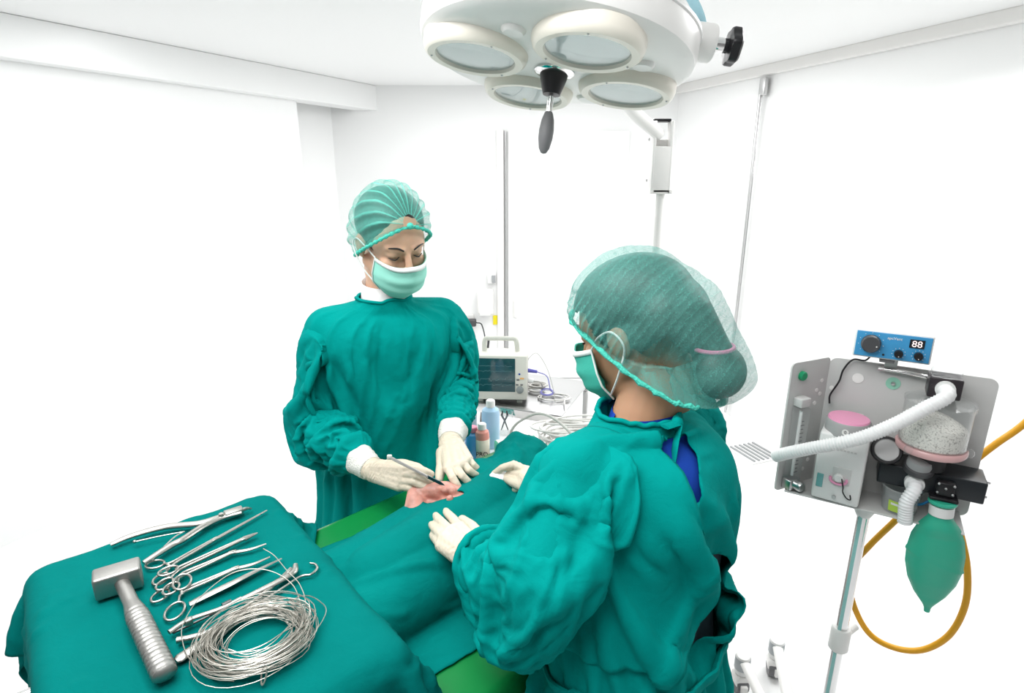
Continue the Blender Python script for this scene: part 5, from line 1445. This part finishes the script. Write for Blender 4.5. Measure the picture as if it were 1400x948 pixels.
M_BLUEL = mat('blue_liquid', (0.10, 0.42, 0.86), 0.15, coat=0.5); M_PINK = mat('pink_plastic', (0.85, 0.30, 0.42), 0.4); M_SAL = mat('salmon_plastic', (0.88, 0.36, 0.30), 0.4)
bottle(KP(646, 1.70), 0.026, 0.115, M_BLUEL, M_PINK, 'squat bottle of blue liquid with a pink cap on the supply cart')
b2 = bottle(KP(659, 1.69), 0.023, 0.130, M_SAL, M_WHITE, 'salmon-topped white-labelled bottle beside the blue liquid bottle', lab=mat('cream_label', (0.86, 0.80, 0.66), 0.6))
text_obj('lettering', 'PRO', 0.020, KP(659, 1.69) + V((0, -0.0245, 0.035)), (1, 0, 0), (0, 0, 1), M_BLACK, b2, ext=0.0006)
bottle(KP(671, 1.80), 0.030, 0.165, mat('pale_blue_plastic', (0.45, 0.68, 0.90), 0.3), M_WHITE, 'taller pale blue bottle behind the two small bottles', capr=0.5)
bottle(KP(643, 1.82), 0.024, 0.150, M_WHITE, M_WHITE, 'plain white bottle behind the blue liquid bottle', capr=0.5)
q = MB(); kk = KP(694, 1.72); Mx = Matrix.Rotation(R(24), 3, 'Z')
q.box(kk + V((0, 0, 0.027)), (0.075, 0.05, 0.054), Mx, 0.004); gb = ob('packet', q, mat('green_card', (0.10, 0.50, 0.34), 0.6)); tag(gb, 'small green and white packet on the supply cart', 'packet')
q = MB(); q.box(kk + V((0, 0, 0.0555)), (0.066, 0.042, 0.002), Mx); ob('packet_flap', q, M_WHITE, gb)
for px_, y_, lb_, tilt_ in ((690, 1.90, 'open black scissors leaning upright behind the green packet', 18), (723, 1.72, 'small black-handled brush standing on the supply cart near the cable loop', 4)):
    k0 = KP(px_, y_)
    if 'scissors' in lb_:
        h_ = thing('cup', k0, 'clear cup holding black scissors on the supply cart', 'cup')
        q = MB(); q.lathe([(0, 0), (0.026, 0), (0.030, 0.08), (0.028, 0.08), (0.024, 0.003), (0, 0.003)], k0, Z_, 20); ob('cup_wall', q, M_CLEAR, h_)
        sc2 = thing('scissors', k0 + V((0, 0, 0.004)), lb_, 'scissors')
        for sg in (-1, 1):
            q = MB(); t0 = k0 + V((0.012 * sg, 0, 0.012)); q.tube([t0, k0 + V((0, 0, 0.048)), k0 + V((-0.010 * sg, 0, 0.068)), k0 + V((-0.007 * sg, 0, 0.085))], [0.002, 0.003, 0.004, 0.002], 8); ob('scissor_half', q, M_BLACK, sc2)
    else:
        br = thing('brush', k0, lb_, 'brush')
        q = MB(); q.lathe([(0.009, 0), (0.011, 0.02), (0.010, 0.035)], k0, Z_, 14); ob('bristles', q, M_DGREY, br)
        q = MB(); q.lathe([(0.011, 0.035), (0.011, 0.05), (0.005, 0.075), (0.0, 0.078)], k0, Z_, 14); ob('handle', q, M_BLACK, br)
coil_cable('cable_heap', V((0.20, 1.77, KZ)), 0.125, 0.085, 17, (0.004, 0.085), 0.0036, M_CABW, 'big heap of pale grey cables piled on the supply cart behind the bent head', 21, tilt=0.05, head=[VP(0.0, -0.02, VZ - 0.03), VP(0.02, -0.10, VZ + 0.02)])
q = MB(); q.tube(bez([KP(689, 1.68) + V((0, 0, 0.006)), atd(700, 588, 1.86), atd(720, 571, 1.84), atd(741, 566, 1.80), atd(765, 578, 1.78), atd(790, 606, 1.76), V((0.22, 1.66, KZ + 0.006))], 12), 0.0042, 8)
tag(ob('suction_tube', q, M_CAB), 'single thick grey tube arching over the supply cart', 'tube')
# floor grille by the right wall
gp = atz(1030, 620, 0.0)
gl = thing('floor_grille', (gp.x, gp.y, 0), 'grey slatted grille on the floor near the right wall', 'grille')
q = MB(); q.box((gp.x, gp.y, 0.004), (0.24, 0.22, 0.008), Mr2, 0.002); ob('frame', q, M_PLAST, gl)
for i in range(6):
    q = MB(); q.box(V((gp.x, gp.y, 0.012)) + V((-dr.y, dr.x, 0)) * (-0.085 + 0.034 * i), (0.21, 0.012, 0.008), Mr2, 0.002); ob('slat', q, MATS['mid_grey_plastic'], gl)
# ------------------------------------------------------------------ anaesthesia machine on its pole
PX = V((0.859, -0.512, 0)).normalized(); PN = V((-0.512, -0.859, 0)).normalized()     # along the panel, out of the panel
PO = V((0.677, 1.188, 0)); SZ = 0.965; PTOP = 1.25
MPn = Matrix((PX, -PN, Z_)).transposed()
def Q(a, z, c=0.0): return V((PO.x, PO.y, 0)) + PX * a + PN * c + V((0, 0, z))
def onp(px, py, c=0.0):
    d = ray(px, py); t = (PO - V((0, 0, 0)) + PN * c).dot(PN) / d.dot(PN)
    return V((d.x * t, d.y * t, CAMH + d.z * t))
PWID = 0.285
am = thing('anaesthesia_machine', Q(0.14, 0, 0.02), 'grey panel anaesthesia machine on a chrome pole at the right edge', 'medical machine')
def rrect(w, h, r, n=6):
    P = []
    for cx, cy, a0 in ((w - r, r, -90), (w - r, h - r, 0), (r, h - r, 90), (r, r, 180)):
        for k in range(n + 1):
            t = R(a0 + 90 * k / n); P.append((cx + r * math.cos(t), cy + r * math.sin(t)))
    return P
q = MB(); q.prism(rrect(PWID, PTOP - SZ + 0.01, 0.016), Q(0, SZ - 0.01, 0), PX, Z_, PN, 0.004); ob('back_panel', q, M_PANEL, am)
q = MB(); q.box(Q(0.1135, SZ - 0.004, 0.045), (0.317, 0.092, 0.004), MPn, 0.0015); ob('shelf', q, M_PANEL, am)
WF = V((0.575, 1.142, 0)); wd = (WF - PO).normalized(); wn = V((wd.y, -wd.x, 0)) if V((wd.y, -wd.x, 0)).dot(PN) > 0 else V((-wd.y, wd.x, 0))
wl = (WF - PO).length
q = MB(); q.prism(rrect(wl, PTOP - SZ + 0.008, 0.010), V((PO.x, PO.y, SZ - 0.008)), wd, Z_, wn, 0.004); wing = ob('side_panel', q, M_PANEL, am)
def Wp(a, z, c=0.0): return V((PO.x, PO.y, 0)) + wd * a + wn * c + V((0, 0, z))
M_GBTN = mat('green_button', (0.01, 0.30, 0.13), 0.4)
q = MB(); q.lathe([(0.010, 0.002), (0.010, 0.008), (0.008, 0.010), (0, 0.010)], Wp(wl - 0.030, PTOP - 0.030), wn, 20); ob('green_button', q, M_GBTN, wing)
for a, z in ((0.030, 0.215), (0.018, 0.235), (0.018, 0.205), (0.030, 0.185), (0.024, 0.05), (0.036, 0.03)):
    q = MB(); q.lathe([(0.0045, 0.002), (0.0045, 0.003), (0, 0.003)], Wp(a, SZ + z), wn, 12); ob('hole_disc', q, M_WHITE, wing)  # white disc put in place of a hole showing the wall behind
# flow meter
fc = wl - 0.030
Mw = Matrix((wd, -wn, Z_)).transposed()
q = MB(); q.box(Wp(fc, SZ + 0.105, 0.014), (0.030, 0.022, 0.165), Mw, 0.003); fmt = ob('flow_meter', q, M_CLEAR, am)
q = MB(); q.lathe([(0.0035, SZ + 0.03), (0.0035, SZ + 0.18)], Wp(fc, 0, 0.014), Z_, 12); ob('flow_tube', q, M_PLAST, fmt)
q = MB()
for i in range(14): q.box(Wp(fc + 0.006, SZ + 0.045 + i * 0.009, 0.026), (0.006 if i % 2 else 0.010, 0.0008, 0.0014), Mw)
g_ = ob('flow_scale', q, M_GREY, fmt); g_['kind'] = 'stuff'
q = MB(); q.box(Wp(fc, SZ + 0.200, 0.012), (0.028, 0.022, 0.020), Mw, 0.003); ob('top_block', q, M_PANEL, fmt)
q = MB(); q.lathe([(0.011, 0), (0.011, 0.016), (0.009, 0.019), (0, 0.019)], Wp(fc, SZ + 0.014, 0.024), wn, 16); q.box(Wp(fc, SZ + 0.012, 0.014), (0.032, 0.024, 0.024), Mw, 0.003); ob('flow_valve', q, M_STEEL, fmt)
# white discs standing in for holes to the bright wall, and label on the back panel
for px_, py_, r_ in ((1173, 517, 0.0105), (1137, 530, 0.0045), (1330, 563, 0.0075)):
    q = MB(); q.lathe([(r_, 0.002), (r_, 0.0032), (0, 0.0034)], onp(px_, py_, 0), PN, 20); ob('hole_disc', q, M_WHITE, am)
q = MB(); q.lathe([(0.013, 0.002), (0.013, 0.003), (0, 0.003)], onp(1221, 524), PN, 24); st_ = ob('sticker', q, mat('mint_sticker', (0.30, 0.62, 0.48), 0.5), am)
q = MB(); q.lathe([(0.004, 0.003), (0.004, 0.006), (0, 0.007)], onp(1221, 524), PN, 8); ob('screw', q, M_STEEL, st_)
q = MB(); q.tube([onp(1201, 504, 0.012), onp(1235, 509, 0.016), onp(1268, 516, 0.018)], 0.0042, 10); ob('lever', q, M_CHROME, am)
# controller with blue face
cc = onp(1220, 474, 0.050)
cw_, ch_, cd_ = 0.124, 0.050, 0.085
Mc = MPn
cb_x = ob('controller', MB().box(cc - PN * cd_ / 2, (cw_ + 0.006, cd_, ch_ + 0.006), Mc, 0.003), M_WHITE, am)
def CP(a, z, c=0.0): return cc + PX * a + V((0, 0, z)) + PN * c
M_BLU = mat('blue_face_plate', (0.055, 0.32, 0.62), 0.35)
ob('face_plate', MB().box(CP(0, 0, 0.001), (cw_, 0.003, ch_), Mc, 0.0008), M_BLU, cb_x)
def knob(c, r, h, m, parent, mark=True, name='knob', n=PN):
    o = ob(name, MB().lathe([(r, 0), (r * .96, h * .8), (r * .85, h), (0, h)], c, n, 24), m, parent)
    return o
knob(CP(-0.036, 0.002, 0.002), 0.0175, 0.014, M_DGREY, cb_x)
knob(CP(0.012, -0.012, 0.002), 0.0078, 0.010, M_BLACK, cb_x); knob(CP(0.044, -0.012, 0.002), 0.0078, 0.010, M_BLACK, cb_x)
q = MB(); q.ball(CP(-0.026, -0.001, 0.0165), 0.0014, 8, 6); ob('knob_dot', q, M_WHITE, cb_x)
for ax_, az_ in ((0.0125, -0.016), (0.0445, -0.016)):
    q = MB(); q.ball(CP(ax_, az_, 0.0122), 0.0009, 8, 6); ob('knob_dot', q, M_WHITE, cb_x)
q = MB(); q.ball(CP(-0.0125, -0.018, 0.003), 0.0022, 10, 6); ob('indicator', q, M_BLACK, cb_x)
ob('display', MB().box(CP(0.0385, 0.011, 0.0032), (0.024, 0.002, 0.0165), Mc, 0.0005), M_BLACK, cb_x)
M_SEG = mat('lit_segments', (0.95, 0.80, 0.78), 0.5, emit=0.6)
text_obj('digits', '88', 0.0175, CP(0.0385, 0.0105, 0.0046), PX, Z_, M_SEG, cb_x, ext=0.0002)
text_obj('front_lettering', 'apcVent', 0.0075, CP(0.002, 0.0165, 0.0028), PX, Z_, M_WHITE, cb_x, ext=0.0002)
ticks = MB()
for cxx, czz, rr_ in ((-0.036, 0.002, 0.0212), (0.012, -0.012, 0.0108), (0.044, -0.012, 0.0108)):
    for k in range(9):
        t = R(-40 + 260 * k / 8); ticks.box(CP(cxx + rr_ * math.cos(t), czz + rr_ * math.sin(t), 0.0027), (0.0012, 0.0006, 0.0012), Mc)
tk = ob('scale_marks', ticks, M_WHITE, cb_x); tk['kind'] = 'stuff'
ob('controller_mount', MB().box(CP(-0.004, -ch_ / 2 - 0.006, -0.020), (0.026, 0.03, 0.010), Mc, 0.002), M_GREY, am)
ob('mount_post', MB().box(CP(0.006, -ch_ / 2 - 0.012, -0.045), (0.022, 0.012, 0.034), Mc, 0.002), M_PLAST, am)
q = MB(); q.tube(bez([CP(-0.030, -ch_ / 2 - 0.003, -0.03), onp(1183, 493, 0.010), onp(1166, 492, 0.010), onp(1153, 506, 0.010), onp(1147, 522, 0.012), onp(1135, 540, 0.012), onp(1134, 552, 0.018)], 8), 0.0019, 8); ob('signal_cable', q, M_BLACK, am)
# vaporiser
vc = Q(0.052, SZ, 0.062)
Mv = Matrix.Rotation(R(-4), 3, 'Z') @ MPn
vap = ob('vaporiser', MB().box(vc + V((0, 0, 0.078)), (0.088, 0.080, 0.150), Mv, 0.006), M_PLAST, am)
vx, vy = Mv @ V((1, 0, 0)), Mv @ V((0, -1, 0))
def VV(a, z, c=0.0): return vc + vx * a + vy * (0.040 + c) + V((0, 0, z))
dcn = vc + V((0, 0, 0.153)) + vy * 0.004
ob('dial', MB().lathe([(0.041, -0.004), (0.041, 0.022), (0.039, 0.025), (0, 0.025)], dcn, Z_, 40), mat('light_grey_plastic', (0.38, 0.38, 0.38), 0.4), vap)
ob('dial_top', MB().lathe([(0.0385, 0.024), (0.037, 0.0285), (0, 0.030)], dcn, Z_, 40), mat('rose_plastic', (0.86, 0.36, 0.55), 0.4), vap)
ob('dial_lug', MB().box(dcn + V((0, 0, 0.024)) - vy * 0.034 + vx * 0.012, (0.022, 0.010, 0.008), Mv, 0.002), M_IVORY, vap)
ob('dial_mark', MB().lathe([(0.0062, 0), (0.0062, 0.0012), (0.0048, 0.0014), (0.0045, 0.0008)], dcn + vy * 0.0405 + V((0, 0, 0.010)), vy, 20), M_WHITE, vap)
text_obj('zero', '0', 0.009, dcn + vy * 0.0418 + V((0, 0, 0.010)), vx, Z_, M_GREY, vap)
ob('level_window', MB().box(VV(-0.031, 0.046, 0.0005), (0.012, 0.003, 0.030), Mv, 0.001), mat('teal_liquid_window', (0.16, 0.42, 0.42), 0.2), vap)
ob('filler_recess', MB().box(VV(0.006, 0.066, 0.0004), (0.034, 0.003, 0.036), Mv, 0.0012), mat('pale_recess', (0.66, 0.66, 0.65), 0.5), vap)
q = MB(); q.tube([VV(0.002 + 0.015 * math.cos(t), 0.058 + 0.010 * math.sin(t), 0.004) for t in [R(160 + 220 * k / 20) for k in range(21)]], 0.0026, 8); ob('filler_ring', q, MATS['rose_plastic'], vap)
ob('filler_cap', MB().lathe([(0.009, 0), (0.009, 0.006), (0.007, 0.008), (0, 0.008)], VV(0.002, 0.062, 0.001), vy, 20), M_PLAST, vap)
q = MB(); q.tube(bez([VV(0.008, 0.064, 0.009), VV(0.013, 0.050, 0.016), VV(0.014, 0.036, 0.010), VV(0.022, 0.024, 0.008), VV(0.029, 0.022, 0.006), VV(0.027, 0.031, 0.004)], 8), 0.0013, 8); ob('keeper_cord', q, M_BLACK, vap)
ob('drain_screw', MB().lathe([(0.004, 0), (0.004, 0.002), (0, 0.002)], VV(-0.001, 0.016, 0.0), vy, 14), M_STEEL, vap)
mk = MB()
for i in range(8): mk.box(VV(-0.020 + i * 0.0062, 0.122, 0.0006), (0.0045, 0.0012, 0.0035), Mv)
mk_ = ob('embossed_mark', mk, mat('emboss_grey', (0.62, 0.62, 0.61), 0.5), vap); mk_['kind'] = 'stuff'
# manifold block
mb0, mb1 = 0.118, 0.292
ob('manifold', MB().box(Q((mb0 + mb1) / 2, SZ + 0.078, 0.036), (mb1 - mb0, 0.070, 0.044), MPn, 0.003), mat('anodised_black', (0.014, 0.018, 0.022), 0.35), am)
for z in (0.064, 0.074, 0.086, 0.094):
    ob('end_bolt', MB().lathe([(0.0035, 0), (0.0035, 0.006), (0, 0.007)], Q(mb1, SZ + z, 0.02 + (z * 7 % 0.03)), PX, 8), M_STEEL, am)
# pressure gauge
gc_ = onp(1212, 616, 0.072); gn = (PN * 0.85 + V((0, 0, 0.45))).normalized()
gg = ob('pressure_gauge', MB().lathe([(0.020, -0.024), (0.027, -0.014), (0.028, 0.004), (0.026, 0.008), (0.0205, 0.008), (0.0200, 0.003), (0, 0.003)], gc_, gn, 32), M_BLACK, am, sharp=30)
ob('gauge_face', MB().lathe([(0.0198, 0.0034), (0, 0.0036)], gc_, gn, 32), mat('silver_dial', (0.62, 0.62, 0.60), 0.4), gg)
ga = PX; gb_ = gn.cross(ga).normalized()
tkk = MB()
for k in range(13):
    t = R(-45 + 270 * k / 12); p = gc_ + (ga * math.cos(t) + gb_ * math.sin(t)) * 0.0165 + gn * 0.0042
    tkk.ball(p, 0.0009, 6, 4)
tkk_ = ob('gauge_ticks', tkk, M_BLACK, gg); tkk_['kind'] = 'stuff'
ob('needle', MB().tube([gc_ + gn * 0.0048, gc_ + gn * 0.0048 + (ga * -0.5 + gb_ * 0.85) * 0.016], [0.0012, 0.0004], 6), M_BLACK, gg)
ob('gauge_rim', MB().lathe([(0.0198, 0.0070), (0.0208, 0.0088), (0.0218, 0.0078)], gc_, gn, 32), mat('grey_rim', (0.5, 0.5, 0.5), 0.3, 0.6), gg)
# absorber canister
ac = onp(1272, 612, 0.060); ac = V((ac.x, ac.y, ac.z))
can = ob('absorber_canister', MB().lathe([(0.050, 0.0), (0.053, 0.004), (0.056, 0.010), (0.056, 0.092), (0.058, 0.094), (0.058, 0.098), (0.020, 0.102), (0.018, 0.100), (0.054, 0.095), (0.0545, 0.012), (0.049, 0.004), (0.0, 0.003)], ac, Z_, 40), M_CLEAR, am, sharp=30)
gm = mat('soda_lime', (0.80, 0.76, 0.68), 0.85)
nt = gm.node_tree; tcn = [n for n in nt.nodes if n.type == 'TEX_COORD'][0]
vo = nt.nodes.new('ShaderNodeTexVoronoi'); vo.inputs['Scale'].default_value = 330; nt.links.new(tcn.outputs['Object'], vo.inputs['Vector'])
cr = nt.nodes.new('ShaderNodeValToRGB'); cr.color_ramp.elements[0].color = (0.92, 0.89, 0.83, 1); cr.color_ramp.elements[1].color = (0.34, 0.31, 0.28, 1); cr.color_ramp.elements[0].position = 0.55; cr.color_ramp.elements[1].position = 0.98
nt.links.new(vo.outputs['Distance'], cr.inputs['Fac']); nt.links.new(cr.outputs['Color'], nt.nodes['Principled BSDF'].inputs['Base Color'])
bpn = nt.nodes.new('ShaderNodeBump'); bpn.inputs['Distance'].default_value = 0.0012; bpn.inputs['Strength'].default_value = 0.5; bpn.invert = True; nt.links.new(vo.outputs['Distance'], bpn.inputs['Height']); nt.links.new(bpn.outputs['Normal'], nt.nodes['Principled BSDF'].inputs['Normal'])
gr = MB(); rows = []
for r_, h_ in ((0.0, 0.006), (0.048, 0.006), (0.0532, 0.012), (0.0532, 0.050), (0.051, 0.056), (0.030, 0.066), (0.0, 0.070)):
    rows.append([ac + V((r_ * math.cos(t) + 1e-5, r_ * math.sin(t), h_ + 0.010 * (r_ / 0.053) * math.cos(t - 2.6) * (1 if h_ > 0.04 else 0))) for t in [2 * math.pi * k / 40 for k in range(40)]])
gr.grid(rows, close_u=True); so2 = ob('granules', gr, gm, can); so2['kind'] = 'stuff'
ob('canister_ring', MB().lathe([(0.057, -0.004), (0.0595, 0.0), (0.0595, 0.006), (0.057, 0.009)], ac, Z_, 40), mat('rose_clear_ring', (0.70, 0.42, 0.42), 0.2), can)
for t in (R(200), R(320)):
    ob('latch', MB().ball(ac + V((0.060 * math.cos(t), 0.060 * math.sin(t), 0.006)), (0.008, 0.008, 0.010), 10, 8), M_CLEAR, can)
ob('canister_neck', MB().lathe([(0.030, -0.040), (0.030, -0.004), (0.026, 0.0)], ac, Z_, 24), M_BLACK, am)
hb = ac + V((0, 0, 0.118))
ob('valve_block', MB().box(hb + V((0, 0, 0.010)), (0.052, 0.046, 0.040), MPn, 0.003), mat('black_block', (0.03, 0.024, 0.028), 0.35), am)
ob('valve_stem', MB().lathe([(0.017, -0.022), (0.017, -0.006)], hb, Z_, 20), M_DGREY, am)
ob('valve_cap', MB().lathe([(0.024, 0.030), (0.025, 0.040), (0.022, 0.044), (0, 0.045)], hb, Z_, 24), M_CLEAR, am)
# outlet valve dome
dv = onp(1258, 634, 0.075)
dm = ob('valve_dome', MB().lathe([(0.023, -0.012), (0.023, 0.004), (0.020, 0.012), (0.010, 0.017), (0, 0.018)], dv, (PN * 0.35 + Z_ * 0.94), 28), clear_mat('frosted_dome', (0.85, 0.92, 0.96), haze=0.35), am)
ob('dome_seat', MB().lathe([(0.026, -0.016), (0.026, -0.004), (0.022, -0.002)], dv, (PN * 0.35 + Z_ * 0.94), 28), M_DGREY, am)
# bag mount clamp
bm0 = onp(1292, 668, 0.080)
ob('bag_mount', MB().box(bm0, (0.030, 0.020, 0.030), MPn, 0.004).box(bm0 + V((0, 0, -0.018)) + PN * 0.004, (0.046, 0.026, 0.006), MPn, 0.002), M_BLACK, am)
for a, z in ((-0.012, 0.012), (0.012, 0.012), (0.0, 0.004), (-0.012, -0.006), (0.012, -0.006)):
    ob('mount_screw', MB().ball(bm0 + PX * a + V((0, 0, z)) + PN * 0.011, 0.0026, 8, 6), M_STEEL, am)
# pole and base
pt = onp(1180, 706, 0.035); pxy = V((pt.x, pt.y, 0))
ob('pole', MB().lathe([(0.0125, 0.09), (0.0125, SZ - 0.008)], pxy, Z_, 18), M_CHROME, am)
ob('pole_reflection', MB().box(pxy + V((-0.010, -0.008, 0.52)), (0.007, 0.003, 0.86), MPn), mat('teal_reflection', (0.30, 0.62, 0.60), 0.3), am)  # teal reflection in the chrome, put in as a coloured strip
ob('pole_flange', MB().lathe([(0.0135, -0.045), (0.016, -0.040), (0.030, -0.010), (0.030, -0.004)], pxy + V((0, 0, SZ)), Z_, 20), M_PLAST, am)
ob('pole_collar', MB().lathe([(0.018, -0.03), (0.021, -0.026), (0.021, 0.026), (0.018, 0.03)], pxy + V((0, 0, 0.60)), Z_, 20).tube([pxy + V((0, 0, 0.60)), pxy + V((0.045, 0.02, 0.615))], 0.009, 10), M_WHITE, am)
hubz = 0.10
ob('base_hub', MB().lathe([(0.045, 0.075), (0.050, 0.080), (0.050, 0.12), (0.030, 0.135)], pxy, Z_, 24), M_WHITE, am)
c1, c2 = atz(1010, 944, 0.0), atz(1056, 922, 0.0)
cs = [c1, c2, pxy + V((0.36, 0.10, 0)), pxy + V((0.10, -0.36, 0)), pxy + V((-0.30, -0.16, 0))]
for k, c in enumerate(cs):
    dd = (c - pxy); dd.z = 0; dd.normalize(); sd = V((-dd.y, dd.x, 0)); Ml = Matrix((dd, sd, Z_)).transposed()
    ob('base_leg', MB().tube([pxy + dd * 0.03 + V((0, 0, hubz)), c + V((0, 0, 0.125))], [0.020, 0.016], 12, flat=(1, .7)), M_WHITE, am)
    cst = ob('caster', MB().lathe([(0.016, 0.070), (0.022, 0.076), (0.023, 0.135), (0.020, 0.140), (0, 0.140)], c, Z_, 18), M_PLAST, am)
    ob('caster_sleeve', MB().lathe([(0.0235, 0.092), (0.0245, 0.094), (0.0245, 0.132), (0.0235, 0.134)], c, Z_, 20), mat('blue_grey_plastic', (0.42, 0.45, 0.47), 0.4), cst)
    ob('caster_fork', MB().box(c + V((0, 0, 0.052)), (0.052, 0.046, 0.040), Ml, 0.010), M_WHITE, cst)
    ob('wheel', MB().lathe([(0, -0.019), (0.030, -0.019), (0.034, -0.013), (0.034, 0.013), (0.030, 0.019), (0, 0.019)], c + V((0, 0, 0.034)), sd, 20), M_GREY, cst)
    ob('brake_pedal', MB().box(c + V((0, -0.034, 0.036)), (0.022, 0.012, 0.026), None, 0.003), M_WHITE, cst)

# corrugated hoses
def corrugated(pts, r, n_ridge, name, label, m):
    P = bez(pts, 40); L = sum((P[i + 1] - P[i]).length for i in range(len(P) - 1)); out = []; d = 0; N = int(L / 0.0014)
    cum = [0]
    for i in range(len(P) - 1): cum.append(cum[-1] + (P[i + 1] - P[i]).length)
    Y = []; rr = []
    for k in range(N + 1):
        s = L * k / N; j = min(max(int(np.searchsorted(cum, s)), 1), len(P) - 1); f = (s - cum[j - 1]) / max(cum[j] - cum[j - 1], 1e-9)
        Y.append(P[j - 1].lerp(P[j], f)); rr.append(r * (1 + 0.07 * math.sin(2 * math.pi * s / 0.0056)))
    q = MB(); q.tube(Y, rr, 18); o = ob(name, q, m, sharp=180)
    return tag(o, label, 'hose')
M_HOSE = mat('white_corrugated', (0.86, 0.86, 0.86), 0.4)
fr = hb + PN * 0.022 + V((0, 0, 0.010))
corrugated([fr, fr + PN * 0.03 + V((0, 0, -0.006)), onp(1262, 560, 0.125), onp(1220, 582, 0.14), onp(1170, 601, 0.15), onp(1110, 613, 0.145), onp(1076, 620, 0.13), onp(1060, 624, 0.115)], 0.0125, 0, 'breathing_hose', 'white corrugated breathing hose sweeping left across the front of the machine', M_HOSE)
ob('hose_port', MB().lathe([(0.016, 0.0), (0.016, 0.012)], fr - PN * 0.006, PN, 20), M_PLAST, am)
f2_ = onp(1250, 660, 0.075)
ob('hose_port', MB().lathe([(0.017, -0.006), (0.017, 0.010), (0.0145, 0.012)], f2_, PN, 20), M_PLAST, am)
corrugated([f2_, f2_ + PN * 0.022 + V((0, 0, -0.004)), onp(1240, 686, 0.105), onp(1238, 700, 0.105), onp(1237, 714, 0.104)], 0.0125, 0, 'breathing_hose', 'short white corrugated hose hanging from the front of the black manifold', mat('white_smooth_hose', (0.88, 0.88, 0.89), 0.35))

# reservoir bag
bt0 = bm0 + V((0, 0, -0.022)) + PN * 0.006
b1_ = onp(1267, 836, 0.09); dB = (b1_ - bt0); LB_ = dB.length; dB.normalize()
bag = thing('reservoir_bag', bt0, 'green rubber breathing bag hanging from the machine', 'bag')
prof = [(0.0, .018), (0.06, .018), (0.10, .017), (0.15, .020), (0.22, .032), (0.32, .041), (0.45, .0455), (0.58, .0450), (0.72, .038), (0.84, .025), (0.93, .010), (0.96, .006), (1.0, .005)]
rows = []; wB = PX * 0.97 + V((0, 0, -0.2)); wB = (wB - dB * wB.dot(dB)).normalized(); tB = dB.cross(wB).normalized()
for t, r_ in [(k / 60, float(np.interp(k / 60, [p[0] for p in prof], [p[1] for p in prof]))) for k in range(61)]:
    th = 0.62 if 0.14 < t < 0.9 else 1.0
    th = float(np.interp(t, [0.0, 0.12, 0.3, 0.85, 0.95, 1], [1, 1, 0.55, 0.5, 0.9, 1]))
    row = []
    for k in range(40):
        a = 2 * math.pi * k / 40
        crease = 1 + 0.05 * math.exp(-((t - 0.52 - 0.06 * math.cos(a)) / 0.012) ** 2)
        seam = 1 + 0.05 * math.exp(-(((a + math.pi) % math.pi) / 0.12) ** 2)
        row.append(bt0 + dB * (LB_ * t) + wB * r_ * math.cos(a) * crease * seam + tB * r_ * th * math.sin(a) * crease)
    rows.append(row)
q = MB(); q.grid(rows, close_u=True); q.f.append(tuple(range(40))); q.f.append(tuple(60 * 40 + k for k in range(40)))
ob('bag_body', q, mat('green_rubber', (0.035, 0.42, 0.28), 0.38, trans=0.0, sss=0.1), bag)
ob('bag_collar', MB().lathe([(0.0205, 0.010), (0.0205, 0.030)], bt0, dB, 24), M_PLAST, bag)
q = MB(); q.tube([bt0 + dB * 0.004 + (wB * math.cos(t) + tB * math.sin(t)) * 0.020 for t in [2 * math.pi * k / 28 for k in range(28)]], 0.004, 8, closed=True); ob('bag_rim', q, MATS['green_rubber'], bag)

# clear tub on the shelf
tb0 = Q(0.165, SZ, 0.055)
tub = thing('plastic_tub', tb0, 'clear plastic tub with a lime green label on the machine shelf', 'tub')
ob('tub_wall', MB().lathe([(0, 0.0), (0.030, 0.0), (0.036, 0.050), (0.038, 0.052), (0.035, 0.053), (0.029, 0.003), (0, 0.003)], tb0, Z_, 32), clear_mat('cloudy_plastic', (0.95, 0.96, 0.96), haze=0.22), tub)
q = MB(); rows = [[tb0 + (PN * math.cos(t) + PX * math.sin(t)) * (0.0312 + h * 0.12) + V((0, 0, h)) for t in [R(-38 + 76 * k / 12) for k in range(13)]] for h in (0.006, 0.030)]
q.grid(rows); ob('tub_label', q, mat('lime_label', (0.52, 0.72, 0.10), 0.5), tub, sharp=180)
q = MB(); rows = [[tb0 + (PN * math.cos(t) + PX * math.sin(t)) * (0.0318 + h * 0.12) + V((0, 0, h)) for t in [R(-30 + 50 * k / 12) for k in range(13)]] for h in (0.021, 0.026)]
q.grid(rows); ob('label_band', q, M_WHITE, tub, sharp=180)
# thin blue tube
q = MB(); q.tube(bez([Q(0.20, SZ + 0.058, 0.02), onp(1236, 688, 0.05), onp(1258, 690, 0.07), onp(1276, 683, 0.07), Q(0.255, SZ + 0.058, 0.05)], 10), 0.0024, 8)
tag(ob('sampling_tube', q, mat('blue_tube', (0.02, 0.22, 0.50), 0.4)), 'thin blue tube curving below the black manifold', 'tube')
# yellow supply hose
M_YEL = mat('yellow_hose', (0.80, 0.38, 0.012), 0.4)
c_ = -0.035
q = MB(); q.tube(bez([onp(1460, 520, c_ - .1), onp(1402, 578, c_ - .06), onp(1362, 607, c_ - .02), onp(1335, 628, c_), onp(1310, 650, c_), onp(1304, 690, c_), onp(1312, 725, c_), onp(1322, 775, c_), onp(1320, 825, c_), onp(1300, 866, c_), onp(1268, 887, c_), onp(1235, 889, c_), onp(1200, 876, c_), onp(1178, 852, c_),
                      onp(1163, 812, c_), onp(1166, 775, c_), onp(1190, 745, c_), onp(1222, 714, c_), onp(1245, 690, c_), onp(1255, 660, c_)], 14), 0.0068, 12)
tag(ob('gas_hose', q, M_YEL), 'yellow gas hose looping behind and below the machine', 'hose')
